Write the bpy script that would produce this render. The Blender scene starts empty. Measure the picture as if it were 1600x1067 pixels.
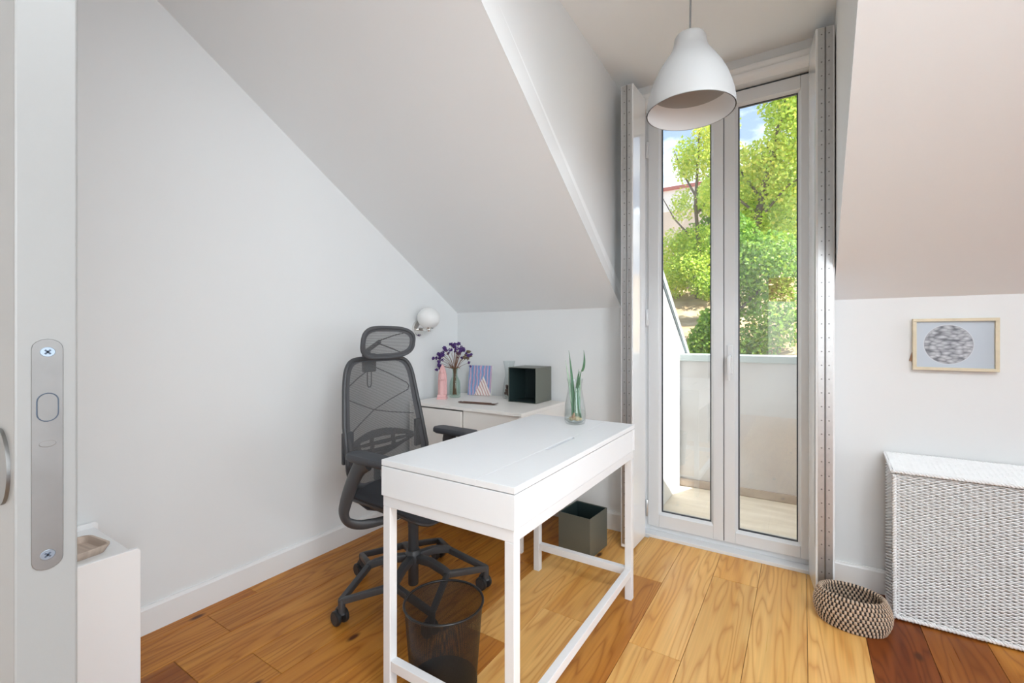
import bpy, bmesh, math, random
import numpy as np
from mathutils import Vector, Matrix
random.seed(7); rng = np.random.default_rng(7)
S = bpy.context.scene
COL = S.collection
R = math.radians

# ------------------------------------------------------------------ camera
EYE = 1.15
cam_d = bpy.data.cameras.new('camera'); cam = bpy.data.objects.new('camera', cam_d); COL.objects.link(cam)
cam_d.sensor_width = 36.0; cam_d.lens = 16.0; cam_d.shift_y = -9.5 / 1600.0
cam_d.clip_start = 0.02; cam_d.clip_end = 300
cam.location = (0, 0, EYE); cam.rotation_euler = (R(90), 0, R(32.6))
S.camera = cam

# ------------------------------------------------------------------ sky, sun, daylight, fill lamps, exposure
S.view_settings.view_transform = 'Standard'; S.view_settings.look = 'None'
S.view_settings.gamma = 1.0; S.view_settings.use_curve_mapping = False
S.view_settings.exposure = 0.52
W = bpy.data.worlds.new('sky'); S.world = W; W.use_nodes = True
def build_sky():
    nt = W.node_tree; nt.nodes.clear()
    out = nt.nodes.new('ShaderNodeOutputWorld'); bg = nt.nodes.new('ShaderNodeBackground')
    tc = nt.nodes.new('ShaderNodeTexCoord'); sep = nt.nodes.new('ShaderNodeSeparateXYZ')
    mp = nt.nodes.new('ShaderNodeMapping'); mp.inputs['Scale'].default_value = (2.2, 2.2, 6.0)
    ns = nt.nodes.new('ShaderNodeTexNoise'); ns.inputs['Scale'].default_value = 1.6; ns.inputs['Detail'].default_value = 7
    ns.inputs['Roughness'].default_value = .58
    cr = nt.nodes.new('ShaderNodeValToRGB'); cr.color_ramp.elements[0].position = .47; cr.color_ramp.elements[1].position = .66
    gr = nt.nodes.new('ShaderNodeValToRGB')
    gr.color_ramp.elements[0].position = 0.0; gr.color_ramp.elements[0].color = (.68, .82, 1, 1)
    gr.color_ramp.elements[1].position = .7; gr.color_ramp.elements[1].color = (.33, .54, .95, 1)
    mix = nt.nodes.new('ShaderNodeMix'); mix.data_type = 'RGBA'; mix.inputs[7].default_value = (2.1, 2.15, 2.2, 1)
    L = nt.links.new
    L(tc.outputs['Generated'], mp.inputs['Vector']); L(mp.outputs[0], ns.inputs['Vector'])
    L(tc.outputs['Generated'], sep.inputs[0]); L(sep.outputs['Z'], gr.inputs['Fac'])
    L(ns.outputs['Fac'], cr.inputs['Fac']); L(cr.outputs['Color'], mix.inputs['Factor'])
    L(gr.outputs['Color'], mix.inputs[6]); L(mix.outputs[2], bg.inputs['Color'])
    bg.inputs['Strength'].default_value = .95
    L(bg.outputs[0], out.inputs[0])
build_sky()
sun_d = bpy.data.lights.new('sun', 'SUN'); sun = bpy.data.objects.new('sun', sun_d); COL.objects.link(sun)
sun_d.energy = 10.6; sun_d.angle = R(.6); sun_d.color = (1, .96, .88)
sun.rotation_euler = Vector((-.555, -.01, -.832)).to_track_quat('-Z', 'Y').to_euler()
def area(name, loc, direction, sx, sy, power, color):
    d = bpy.data.lights.new(name, 'AREA'); d.shape = 'RECTANGLE'; d.size = sx; d.size_y = sy; d.energy = power; d.color = color
    o = bpy.data.objects.new(name, d); COL.objects.link(o); o.location = loc
    o.rotation_euler = Vector(direction).to_track_quat('-Z', 'Z').to_euler(); return o
# added fill lamps, unseen, in the hall and under the ceiling; side window daylight
DAY = (.845, .925, .985)
area('hall_side_fill', (1.70, -.9, 1.5), (-1, 0, 0), 1.6, 1.5, 55, DAY)  # added lamp before the solid hall side wall, brightens the room
area('hall_back_fill', (.95, -1.94, 1.5), (0, 1, 0), 1.5, 1.7, 4, DAY)  # added lamp beside the hall opening, kept out of the glass reflection
area('side_window_daylight', (4.95, 1.05, 1.35), (-1, 0, 0), 1.6, 1.6, 24, DAY)
area('ceiling_fill', (.95, .37, 2.57), (0, 0, -1), 1.5, .36, 25, DAY)  # added lamp under the closed ceiling, lights desk top and floor

# ------------------------------------------------------------------ materials
MATS = {}
def nodes(name):
    m = bpy.data.materials.new(name); m.use_nodes = True; MATS[name] = m
    nt = m.node_tree; return m, nt, nt.nodes['Principled BSDF'], nt.links.new
def mat(name, col, rough=.5, metal=0, bump=0, bscale=60, var=0, vscale=6, spec=.5, coat=0, alpha=1, emit=None, sub=0):
    m, nt, b, L = nodes(name)
    b.inputs['Base Color'].default_value = (*col, 1); b.inputs['Roughness'].default_value = rough
    b.inputs['Metallic'].default_value = metal; b.inputs['Specular IOR Level'].default_value = spec
    b.inputs['Coat Weight'].default_value = coat; b.inputs['Alpha'].default_value = alpha
    tc = nt.nodes.new('ShaderNodeTexCoord')
    if sub:
        b.inputs['Subsurface Weight'].default_value = sub; b.inputs['Subsurface Radius'].default_value = (.02, .02, .02)
    if var:
        n = nt.nodes.new('ShaderNodeTexNoise'); n.inputs['Scale'].default_value = vscale; n.inputs['Detail'].default_value = 5
        L(tc.outputs['Object'], n.inputs['Vector'])
        mx = nt.nodes.new('ShaderNodeMix'); mx.data_type = 'RGBA'
        mx.inputs[6].default_value = (*[c * (1 - var) for c in col], 1); mx.inputs[7].default_value = (*[min(1, c * (1 + var)) for c in col], 1)
        L(n.outputs['Fac'], mx.inputs['Factor']); L(mx.outputs[2], b.inputs['Base Color'])
    if bump:
        n = nt.nodes.new('ShaderNodeTexNoise'); n.inputs['Scale'].default_value = bscale; n.inputs['Detail'].default_value = 4
        L(tc.outputs['Object'], n.inputs['Vector'])
        bp = nt.nodes.new('ShaderNodeBump'); bp.inputs['Strength'].default_value = bump; bp.inputs['Distance'].default_value = .002
        L(n.outputs['Fac'], bp.inputs['Height']); L(bp.outputs[0], b.inputs['Normal'])
    return m
mat('wall', (.81, .818, .816), .7, bump=.08, bscale=90, var=.012, vscale=1.5, spec=.25)
mat('ceiling', (.92, .932, .935), .75, bump=.05, bscale=80, var=.01, vscale=1.5, spec=.2)
mat('trim', (.86, .86, .855), .35)
mat('lacquer', (.84, .845, .85), .10, var=.006, vscale=2, coat=.5)
mat('pvc', (.76, .775, .79), .22)
mat('desk_white', (.86, .87, .885), .38, var=.006)
mat('desk_metal', (.82, .82, .83), .33)
mat('cabinet_white', (.90, .87, .83), .42)
mat('cart_white', (.92, .92, .92), .3)
mat('door_shaded', (.24, .237, .23), .4)  # white door; shade on the leaf edge is put into this dark colour
mat('marble', (.84, .85, .86), .18, var=.06, vscale=9)
mat('gasket', (.045, .055, .07), .5)
mat('slot_grey', (.30, .315, .34), .6)
mat('gap', (.03, .03, .03), .8)
mat('steel', (.24, .237, .232), .5, metal=1, var=.12, vscale=30, bump=.05)
mat('galvanised', (.55, .55, .55), .42, metal=1, var=.12, vscale=50)
mat('chrome', (.78, .77, .75), .12, metal=1)
mat('hinge_metal', (.68, .70, .72), .3, metal=1)
mat('stucco_white', (.86, .86, .84), .8, bump=.2, bscale=60)
mat('flashing', (.42, .47, .48), .5, metal=.2)
mat('flashing_dark', (.10, .13, .15), .5)
mat('opal', (.86, .855, .84), .28, sub=.15)
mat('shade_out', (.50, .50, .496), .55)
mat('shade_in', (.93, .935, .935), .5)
mat('cord', (.22, .22, .22), .5)
mat('plastic', (.06, .062, .067), .42, bump=.05, bscale=300)
mat('plastic_pad', (.065, .069, .079), .55, bump=.1, bscale=400)
mat('seat_fabric', (.038, .040, .047), .9, bump=.25, bscale=500)
mat('wheel', (.02, .021, .023), .35)
mat('wheel_cap', (.05, .052, .056), .5)
mat('black_metal', (.012, .012, .013), .35)
mat('bin_black', (.008, .008, .009), .4)
mat('green_box', (.17, .178, .15), .40, metal=.3)
mat('green_box_in', (.022, .040, .040), .5)
mat('pink', (.80, .47, .46), .5, sub=.2)
mat('brown', (.12, .065, .05), .5, var=.2, vscale=40)
mat('stem_brown', (.21, .10, .055), .8, var=.25, vscale=60)
mat('petal_violet', (.075, .028, .17), .8, var=.35, vscale=90)
mat('petal_dull', (.17, .12, .075), .8, var=.3, vscale=90)
mat('leaf_green', (.06, .16, .075), .45, var=.4, vscale=30)
mat('leaf_pale', (.36, .46, .34), .5, var=.2, vscale=30)
mat('root', (.55, .44, .27), .7, var=.35, vscale=60)
mat('bulb', (.42, .23, .13), .55, var=.3, vscale=50)
mat('frame_wood', (.72, .63, .46), .5, var=.18, vscale=25)
mat('frame_dark', (.36, .21, .13), .6, var=.2)
mat('wicker', (.88, .88, .875), .6, var=.06, vscale=40, bump=.2, bscale=300)
mat('wicker_gap_shade', (.42, .41, .40), .9)  # grey painted in as the shade between the white strands
mat('seagrass', (.58, .43, .31), .75, var=.28, vscale=55, bump=.3, bscale=250)
mat('seagrass_dark', (.025, .02, .018), .8)
mat('bark', (.16, .125, .10), .9, var=.3, vscale=6, bump=.6, bscale=12)
mat('hall_wall', (.78, .77, .75), .7)
mat('facade_tan', (.66, .56, .46), .8, var=.08, vscale=1)
mat('facade_white', (.78, .76, .72), .8, var=.05, vscale=1)
mat('roof_red', (.42, .14, .12), .7)
mat('stone_grey', (.36, .32, .29), .9, var=.25, vscale=3, bump=.5, bscale=9)
mat('screw_blue', (.30, .36, .43), .4, metal=1)
mat('screw_dark', (.05, .07, .10), .5)

def glass_mat(name, tint, edge=.10, base=.02, rough=.0):
    m = bpy.data.materials.new(name); m.use_nodes = True; nt = m.node_tree; nt.nodes.clear(); MATS[name] = m
    L = nt.links.new; N = nt.nodes.new
    out = N('ShaderNodeOutputMaterial'); mx = N('ShaderNodeMixShader'); tr = N('ShaderNodeBsdfTransparent'); gl = N('ShaderNodeBsdfGlossy')
    tr.inputs['Color'].default_value = (*tint, 1); gl.inputs['Roughness'].default_value = rough
    fr = N('ShaderNodeLayerWeight'); fr.inputs['Blend'].default_value = .5
    pw = N('ShaderNodeMath'); pw.operation = 'POWER'; pw.inputs[1].default_value = 4.5; L(fr.outputs['Facing'], pw.inputs[0])
    ma = N('ShaderNodeMath'); ma.operation = 'MULTIPLY_ADD'; ma.inputs[1].default_value = edge; ma.inputs[2].default_value = base
    L(pw.outputs[0], ma.inputs[0]); L(ma.outputs[0], mx.inputs[0]); L(tr.outputs[0], mx.inputs[1]); L(gl.outputs[0], mx.inputs[2]); L(mx.outputs[0], out.inputs[0])
    return m
glass_mat('pane_glass', (.97, .985, .98), .8, .085)
glass_mat('vase_glass', (.965, .98, .98), .75, .035)
glass_mat('green_glass', (.86, .92, .885), .4, .025)
glass_mat('water', (.97, .985, .98), .2, .015)

def mesh_fabric(name, col, thick, gap_alpha, scale):
    m, nt, b, L = nodes(name)
    b.inputs['Base Color'].default_value = (*col, 1); b.inputs['Roughness'].default_value = .7
    tc = nt.nodes.new('ShaderNodeTexCoord'); wv = nt.nodes.new('ShaderNodeTexWave'); wv.wave_type = 'BANDS'; wv.bands_direction = 'Z'
    wv.inputs['Scale'].default_value = scale; wv.inputs['Distortion'].default_value = 0
    mr = nt.nodes.new('ShaderNodeMapRange'); mr.inputs['To Min'].default_value = gap_alpha; mr.inputs['To Max'].default_value = thick
    L(tc.outputs['Object'], wv.inputs['Vector']); L(wv.outputs['Fac'], mr.inputs['Value']); L(mr.outputs[0], b.inputs['Alpha'])
    return m
mesh_fabric('chair_mesh', (.115, .115, .118), .88, .50, 80)
mat('chair_edge', (.085, .086, .092), .85, bump=.2, bscale=400)

def wire_mesh(name):
    m, nt, b, L = nodes(name)
    b.inputs['Base Color'].default_value = (.012, .012, .013, 1); b.inputs['Roughness'].default_value = .45
    uv = nt.nodes.new('ShaderNodeTexCoord'); sep = nt.nodes.new('ShaderNodeSeparateXYZ'); L(uv.outputs['UV'], sep.inputs[0])
    def band(sock, k):
        a = nt.nodes.new('ShaderNodeMath'); a.operation = 'MULTIPLY'; a.inputs[1].default_value = k; L(sock, a.inputs[0])
        f = nt.nodes.new('ShaderNodeMath'); f.operation = 'FRACT'; L(a.outputs[0], f.inputs[0])
        c = nt.nodes.new('ShaderNodeMath'); c.operation = 'LESS_THAN'; c.inputs[1].default_value = .40; L(f.outputs[0], c.inputs[0]); return c.outputs[0]
    ad = nt.nodes.new('ShaderNodeMath'); ad.operation = 'ADD'; L(sep.outputs['X'], ad.inputs[0]); L(sep.outputs['Y'], ad.inputs[1])
    sb = nt.nodes.new('ShaderNodeMath'); sb.operation = 'SUBTRACT'; L(sep.outputs['X'], sb.inputs[0]); L(sep.outputs['Y'], sb.inputs[1])
    mx = nt.nodes.new('ShaderNodeMath'); mx.operation = 'MAXIMUM'; L(band(ad.outputs[0], 260), mx.inputs[0]); L(band(sb.outputs[0], 260), mx.inputs[1])
    L(mx.outputs[0], b.inputs['Alpha']); return m
wire_mesh('bin_mesh')

def wood(name, c1, c2, c3):
    m, nt, b, L = nodes(name); N = nt.nodes.new
    tc = N('ShaderNodeTexCoord'); oi = N('ShaderNodeObjectInfo')
    off = N('ShaderNodeVectorMath'); off.operation = 'SCALE'; off.inputs[0].default_value = (7.3, 31.7, 3.1); L(oi.outputs['Random'], off.inputs['Scale'])
    ad = N('ShaderNodeVectorMath'); ad.operation = 'ADD'; L(tc.outputs['Object'], ad.inputs[0]); L(off.outputs[0], ad.inputs[1])
    # growth rings seen on a sawn face: stretched, warped bands
    mp = N('ShaderNodeMapping'); mp.inputs['Scale'].default_value = (9.0, .85, 1); L(ad.outputs[0], mp.inputs['Vector'])
    n1 = N('ShaderNodeTexNoise'); n1.inputs['Scale'].default_value = 1.0; n1.inputs['Detail'].default_value = 2.2; n1.inputs['Roughness'].default_value = .45; L(mp.outputs[0], n1.inputs['Vector'])
    mu = N('ShaderNodeMath'); mu.operation = 'MULTIPLY'; mu.inputs[1].default_value = 26; L(n1.outputs['Fac'], mu.inputs[0])
    fr = N('ShaderNodeMath'); fr.operation = 'PINGPONG'; fr.inputs[1].default_value = 1.0; L(mu.outputs[0], fr.inputs[0])
    pw = N('ShaderNodeMath'); pw.operation = 'POWER'; pw.inputs[1].default_value = 2.6; L(fr.outputs[0], pw.inputs[0])
    # fine fibres
    mp2 = N('ShaderNodeMapping'); mp2.inputs['Scale'].default_value = (130, 2.2, 1); L(ad.outputs[0], mp2.inputs['Vector'])
    n2 = N('ShaderNodeTexNoise'); n2.inputs['Scale'].default_value = 1.0; n2.inputs['Detail'].default_value = 3; L(mp2.outputs[0], n2.inputs['Vector'])
    # broad heartwood streaks
    mp3 = N('ShaderNodeMapping'); mp3.inputs['Scale'].default_value = (11, .55, 1); L(ad.outputs[0], mp3.inputs['Vector'])
    n3 = N('ShaderNodeTexNoise'); n3.inputs['Scale'].default_value = 1.0; n3.inputs['Detail'].default_value = 1.5; L(mp3.outputs[0], n3.inputs['Vector'])
    r3 = N('ShaderNodeValToRGB'); r3.color_ramp.elements[0].position = .38; r3.color_ramp.elements[1].position = .72
    r3.color_ramp.elements[0].color = (*c1, 1); r3.color_ramp.elements[1].color = (*c2, 1); L(n3.outputs['Fac'], r3.inputs['Fac'])
    m1 = N('ShaderNodeMix'); m1.data_type = 'RGBA'; m1.inputs[7].default_value = (*c3, 1)
    s1 = N('ShaderNodeMath'); s1.operation = 'MULTIPLY'; s1.inputs[1].default_value = .62; L(pw.outputs[0], s1.inputs[0])
    L(s1.outputs[0], m1.inputs['Factor']); L(r3.outputs['Color'], m1.inputs[6])
    m2 = N('ShaderNodeMix'); m2.data_type = 'RGBA'; m2.blend_type = 'MULTIPLY'; m2.inputs['Factor'].default_value = .28
    L(m1.outputs[2], m2.inputs[6]); L(n2.outputs['Fac'], m2.inputs[7])
    # sparse knots
    mp4 = N('ShaderNodeMapping'); mp4.inputs['Scale'].default_value = (5.2, 2.3, 1); L(ad.outputs[0], mp4.inputs['Vector'])
    vo = N('ShaderNodeTexVoronoi'); vo.voronoi_dimensions = '2D'; vo.inputs['Scale'].default_value = 1.0; L(mp4.outputs[0], vo.inputs['Vector'])
    wn = N('ShaderNodeSeparateColor'); L(vo.outputs['Color'], wn.inputs[0])
    sel = N('ShaderNodeMath'); sel.operation = 'GREATER_THAN'; sel.inputs[1].default_value = .74; L(wn.outputs['Red'], sel.inputs[0])
    kn = N('ShaderNodeMapRange'); kn.inputs['From Min'].default_value = .035; kn.inputs['From Max'].default_value = .085
    kn.inputs['To Min'].default_value = 1; kn.inputs['To Max'].default_value = 0; L(vo.outputs['Distance'], kn.inputs['Value'])
    km = N('ShaderNodeMath'); km.operation = 'MULTIPLY'; L(sel.outputs[0], km.inputs[0]); L(kn.outputs[0], km.inputs[1])
    m3 = N('ShaderNodeMix'); m3.data_type = 'RGBA'; m3.inputs[7].default_value = (.10, .028, .010, 1)
    L(km.outputs[0], m3.inputs['Factor']); L(m2.outputs[2], m3.inputs[6])
    hs = N('ShaderNodeHueSaturation'); L(m3.outputs[2], hs.inputs['Color'])
    vr = N('ShaderNodeMapRange'); vr.inputs['To Min'].default_value = .88; vr.inputs['To Max'].default_value = 1.0
    L(oi.outputs['Random'], vr.inputs['Value']); L(vr.outputs[0], hs.inputs['Value'])
    L(hs.outputs[0], b.inputs['Base Color'])
    rr = N('ShaderNodeMapRange'); rr.inputs['To Min'].default_value = .24; rr.inputs['To Max'].default_value = .36; L(n2.outputs['Fac'], rr.inputs['Value']); L(rr.outputs[0], b.inputs['Roughness'])
    bp = N('ShaderNodeBump'); bp.inputs['Strength'].default_value = .05; bp.inputs['Distance'].default_value = .001
    L(n2.outputs['Fac'], bp.inputs['Height']); L(bp.outputs[0], b.inputs['Normal'])
    b.inputs['Specular IOR Level'].default_value = .24
wood('pine_light', (.97, .57, .19), (.86, .42, .10), (.62, .24, .045))
wood('pine_mid', (.72, .31, .055), (.55, .19, .026), (.33, .085, .010))
wood('pine_brown', (.46, .155, .028), (.34, .095, .015), (.20, .045, .007))
wood('pine_dark', (.32, .085, .018), (.22, .048, .010), (.12, .020, .005))
def stretched(name, c1, c2, scl, rough, lo=.35, hi=.7, bump=.1):
    m, nt, b, L = nodes(name); N = nt.nodes.new
    tc = N('ShaderNodeTexCoord'); mp = N('ShaderNodeMapping'); mp.inputs['Scale'].default_value = scl
    n = N('ShaderNodeTexNoise'); n.inputs['Scale'].default_value = 1; n.inputs['Detail'].default_value = 6
    r = N('ShaderNodeValToRGB'); r.color_ramp.elements[0].position = lo; r.color_ramp.elements[1].position = hi
    r.color_ramp.elements[0].color = (*c1, 1); r.color_ramp.elements[1].color = (*c2, 1)
    L(tc.outputs['Object'], mp.inputs['Vector']); L(mp.outputs[0], n.inputs['Vector']); L(n.outputs['Fac'], r.inputs['Fac']); L(r.outputs[0], b.inputs['Base Color'])
    bp = N('ShaderNodeBump'); bp.inputs['Strength'].default_value = bump; bp.inputs['Distance'].default_value = .004; L(n.outputs['Fac'], bp.inputs['Height']); L(bp.outputs[0], b.inputs['Normal'])
    b.inputs['Roughness'].default_value = rough; b.inputs['Specular IOR Level'].default_value = .3
stretched('tray_wood', (.46, .36, .29), (.66, .54, .45), (4, 60, 4), .6)
stretched('parapet', (.44, .425, .425), (.53, .53, .545), (2, 2, 2.6), .9)
stretched('balcony_floor', (.66, .585, .48), (.77, .70, .60), (3, 14, 3), .85)
stretched('dry_ground', (.30, .20, .11), (.56, .42, .26), (2.2, 2.2, 2.2), .95, bump=.6)
stretched('damp_base', (.34, .29, .26), (.44, .39, .35), (5, 5, 9), .9)

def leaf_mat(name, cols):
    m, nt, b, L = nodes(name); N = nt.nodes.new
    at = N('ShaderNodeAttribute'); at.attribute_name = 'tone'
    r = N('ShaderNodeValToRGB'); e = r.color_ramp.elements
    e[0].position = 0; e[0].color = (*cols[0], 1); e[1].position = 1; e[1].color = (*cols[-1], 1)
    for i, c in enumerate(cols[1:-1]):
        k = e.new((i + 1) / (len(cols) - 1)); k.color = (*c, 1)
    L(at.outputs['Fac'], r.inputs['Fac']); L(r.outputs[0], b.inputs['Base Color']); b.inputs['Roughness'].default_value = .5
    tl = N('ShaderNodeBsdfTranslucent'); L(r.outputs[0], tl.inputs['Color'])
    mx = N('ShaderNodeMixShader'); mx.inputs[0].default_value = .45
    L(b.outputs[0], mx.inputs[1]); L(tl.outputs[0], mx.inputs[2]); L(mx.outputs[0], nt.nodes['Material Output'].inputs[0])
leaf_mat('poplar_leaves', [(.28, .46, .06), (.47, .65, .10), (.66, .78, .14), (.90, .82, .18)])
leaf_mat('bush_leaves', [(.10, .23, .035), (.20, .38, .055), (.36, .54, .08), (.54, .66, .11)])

def painting_mat():
    m, nt, b, L = nodes('painting'); N = nt.nodes.new
    tc = N('ShaderNodeTexCoord'); sep = N('ShaderNodeSeparateXYZ'); L(tc.outputs['UV'], sep.inputs[0])
    w = N('ShaderNodeTexWave'); w.wave_type = 'BANDS'; w.bands_direction = 'X'; w.inputs['Scale'].default_value = 2.1; w.inputs['Distortion'].default_value = 3.5; w.inputs['Detail'].default_value = 2.5; w.inputs['Detail Scale'].default_value = 1.6
    L(tc.outputs['UV'], w.inputs['Vector'])
    r = N('ShaderNodeValToRGB'); e = r.color_ramp.elements; e[0].color = (.17, .32, .58, 1); e[1].color = (.62, .50, .62, 1)
    k = e.new(.35); k.color = (.25, .45, .66, 1); k = e.new(.6); k.color = (.40, .20, .40, 1); k = e.new(.8); k.color = (.55, .30, .45, 1)
    L(w.outputs['Fac'], r.inputs['Fac'])
    # slanted pale strokes filling a mountain outline
    mp = N('ShaderNodeMapping'); mp.inputs['Rotation'].default_value = (0, 0, R(-32)); L(tc.outputs['UV'], mp.inputs['Vector'])
    w2 = N('ShaderNodeTexWave'); w2.wave_type = 'BANDS'; w2.bands_direction = 'X'; w2.inputs['Scale'].default_value = 3.1; w2.inputs['Distortion'].default_value = 2; L(mp.outputs[0], w2.inputs['Vector'])
    r2 = N('ShaderNodeValToRGB'); r2.color_ramp.elements[0].color = (.62, .38, .36, 1); r2.color_ramp.elements[1].color = (.86, .80, .77, 1); r2.color_ramp.elements[0].position = .25; r2.color_ramp.elements[1].position = .55; L(w2.outputs['Fac'], r2.inputs['Fac'])
    # mountain: v < .62 - 1.55*|u-.66|
    s = N('ShaderNodeMath'); s.operation = 'SUBTRACT'; s.inputs[1].default_value = .66; L(sep.outputs['X'], s.inputs[0])
    a = N('ShaderNodeMath'); a.operation = 'ABSOLUTE'; L(s.outputs[0], a.inputs[0])
    q = N('ShaderNodeMath'); q.operation = 'MULTIPLY_ADD'; q.inputs[1].default_value = -1.75; q.inputs[2].default_value = .66; L(a.outputs[0], q.inputs[0])
    g = N('ShaderNodeMath'); g.operation = 'LESS_THAN'; L(sep.outputs['Y'], g.inputs[0]); L(q.outputs[0], g.inputs[1])
    mx = N('ShaderNodeMix'); mx.data_type = 'RGBA'; L(g.outputs[0], mx.inputs['Factor']); L(r.outputs[0], mx.inputs[6]); L(r2.outputs[0], mx.inputs[7])
    L(mx.outputs[2], b.inputs['Base Color']); b.inputs['Roughness'].default_value = .55
    bp = N('ShaderNodeBump'); bp.inputs['Strength'].default_value = .4; bp.inputs['Distance'].default_value = .003; L(w.outputs['Fac'], bp.inputs['Height']); L(bp.outputs[0], b.inputs['Normal'])
painting_mat()
def bowl_photo_mat():
    m, nt, b, L = nodes('bowl_photo'); N = nt.nodes.new
    tc = N('ShaderNodeTexCoord'); sep = N('ShaderNodeSeparateXYZ'); L(tc.outputs['UV'], sep.inputs[0])
    mp = N('ShaderNodeMapping'); mp.inputs['Scale'].default_value = (9, 15, 1); mp.inputs['Rotation'].default_value = (0, 0, R(22)); L(tc.outputs['UV'], mp.inputs['Vector'])
    nz = N('ShaderNodeTexNoise'); nz.inputs['Scale'].default_value = 5; L(tc.outputs['UV'], nz.inputs['Vector'])
    ad = N('ShaderNodeVectorMath'); ad.operation = 'ADD'; L(mp.outputs[0], ad.inputs[0]); L(nz.outputs['Color'], ad.inputs[1])
    vo = N('ShaderNodeTexVoronoi'); vo.inputs['Scale'].default_value = 1.15; L(ad.outputs[0], vo.inputs['Vector'])
    r = N('ShaderNodeValToRGB'); e = r.color_ramp.elements; e[0].color = (.62, .64, .68, 1); e[1].color = (.10, .105, .125, 1); e[1].position = .85
    k = e.new(.38); k.color = (.42, .43, .47, 1); L(vo.outputs['Distance'], r.inputs['Fac'])
    def sq(sock, c, k):
        s = N('ShaderNodeMath'); s.operation = 'SUBTRACT'; s.inputs[1].default_value = c; L(sock, s.inputs[0])
        d = N('ShaderNodeMath'); d.operation = 'DIVIDE'; d.inputs[1].default_value = k; L(s.outputs[0], d.inputs[0])
        p = N('ShaderNodeMath'); p.operation = 'POWER'; p.inputs[1].default_value = 2; L(d.outputs[0], p.inputs[0]); return p.outputs[0]
    su = N('ShaderNodeMath'); su.operation = 'ADD'; L(sq(sep.outputs['X'], .425, .335), su.inputs[0]); L(sq(sep.outputs['Y'], .50, .44), su.inputs[1])
    rr = N('ShaderNodeValToRGB'); rr.color_ramp.interpolation = 'LINEAR'; e = rr.color_ramp.elements
    e[0].position = .0; e[0].color = (0, 0, 0, 1); e[1].position = .86; e[1].color = (0, 0, 0, 1)
    k = e.new(.9); k.color = (1, 1, 1, 1); k = e.new(1.0); k.color = (1, 1, 1, 1); L(su.outputs[0], rr.inputs['Fac'])
    rim = N('ShaderNodeValToRGB'); e = rim.color_ramp.elements; e[0].position = .88; e[0].color = (.26, .27, .32, 1); e[1].position = 1.0; e[1].color = (.50, .56, .63, 1)
    k = e.new(.94); k.color = (.62, .65, .70, 1); L(su.outputs[0], rim.inputs['Fac'])
    mx = N('ShaderNodeMix'); mx.data_type = 'RGBA'; L(rr.outputs[0], mx.inputs['Factor']); L(r.outputs[0], mx.inputs[6]); L(rim.outputs[0], mx.inputs[7])
    L(mx.outputs[2], b.inputs['Base Color']); b.inputs['Roughness'].default_value = .3; b.inputs['Coat Weight'].default_value = .3
bowl_photo_mat()

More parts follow.
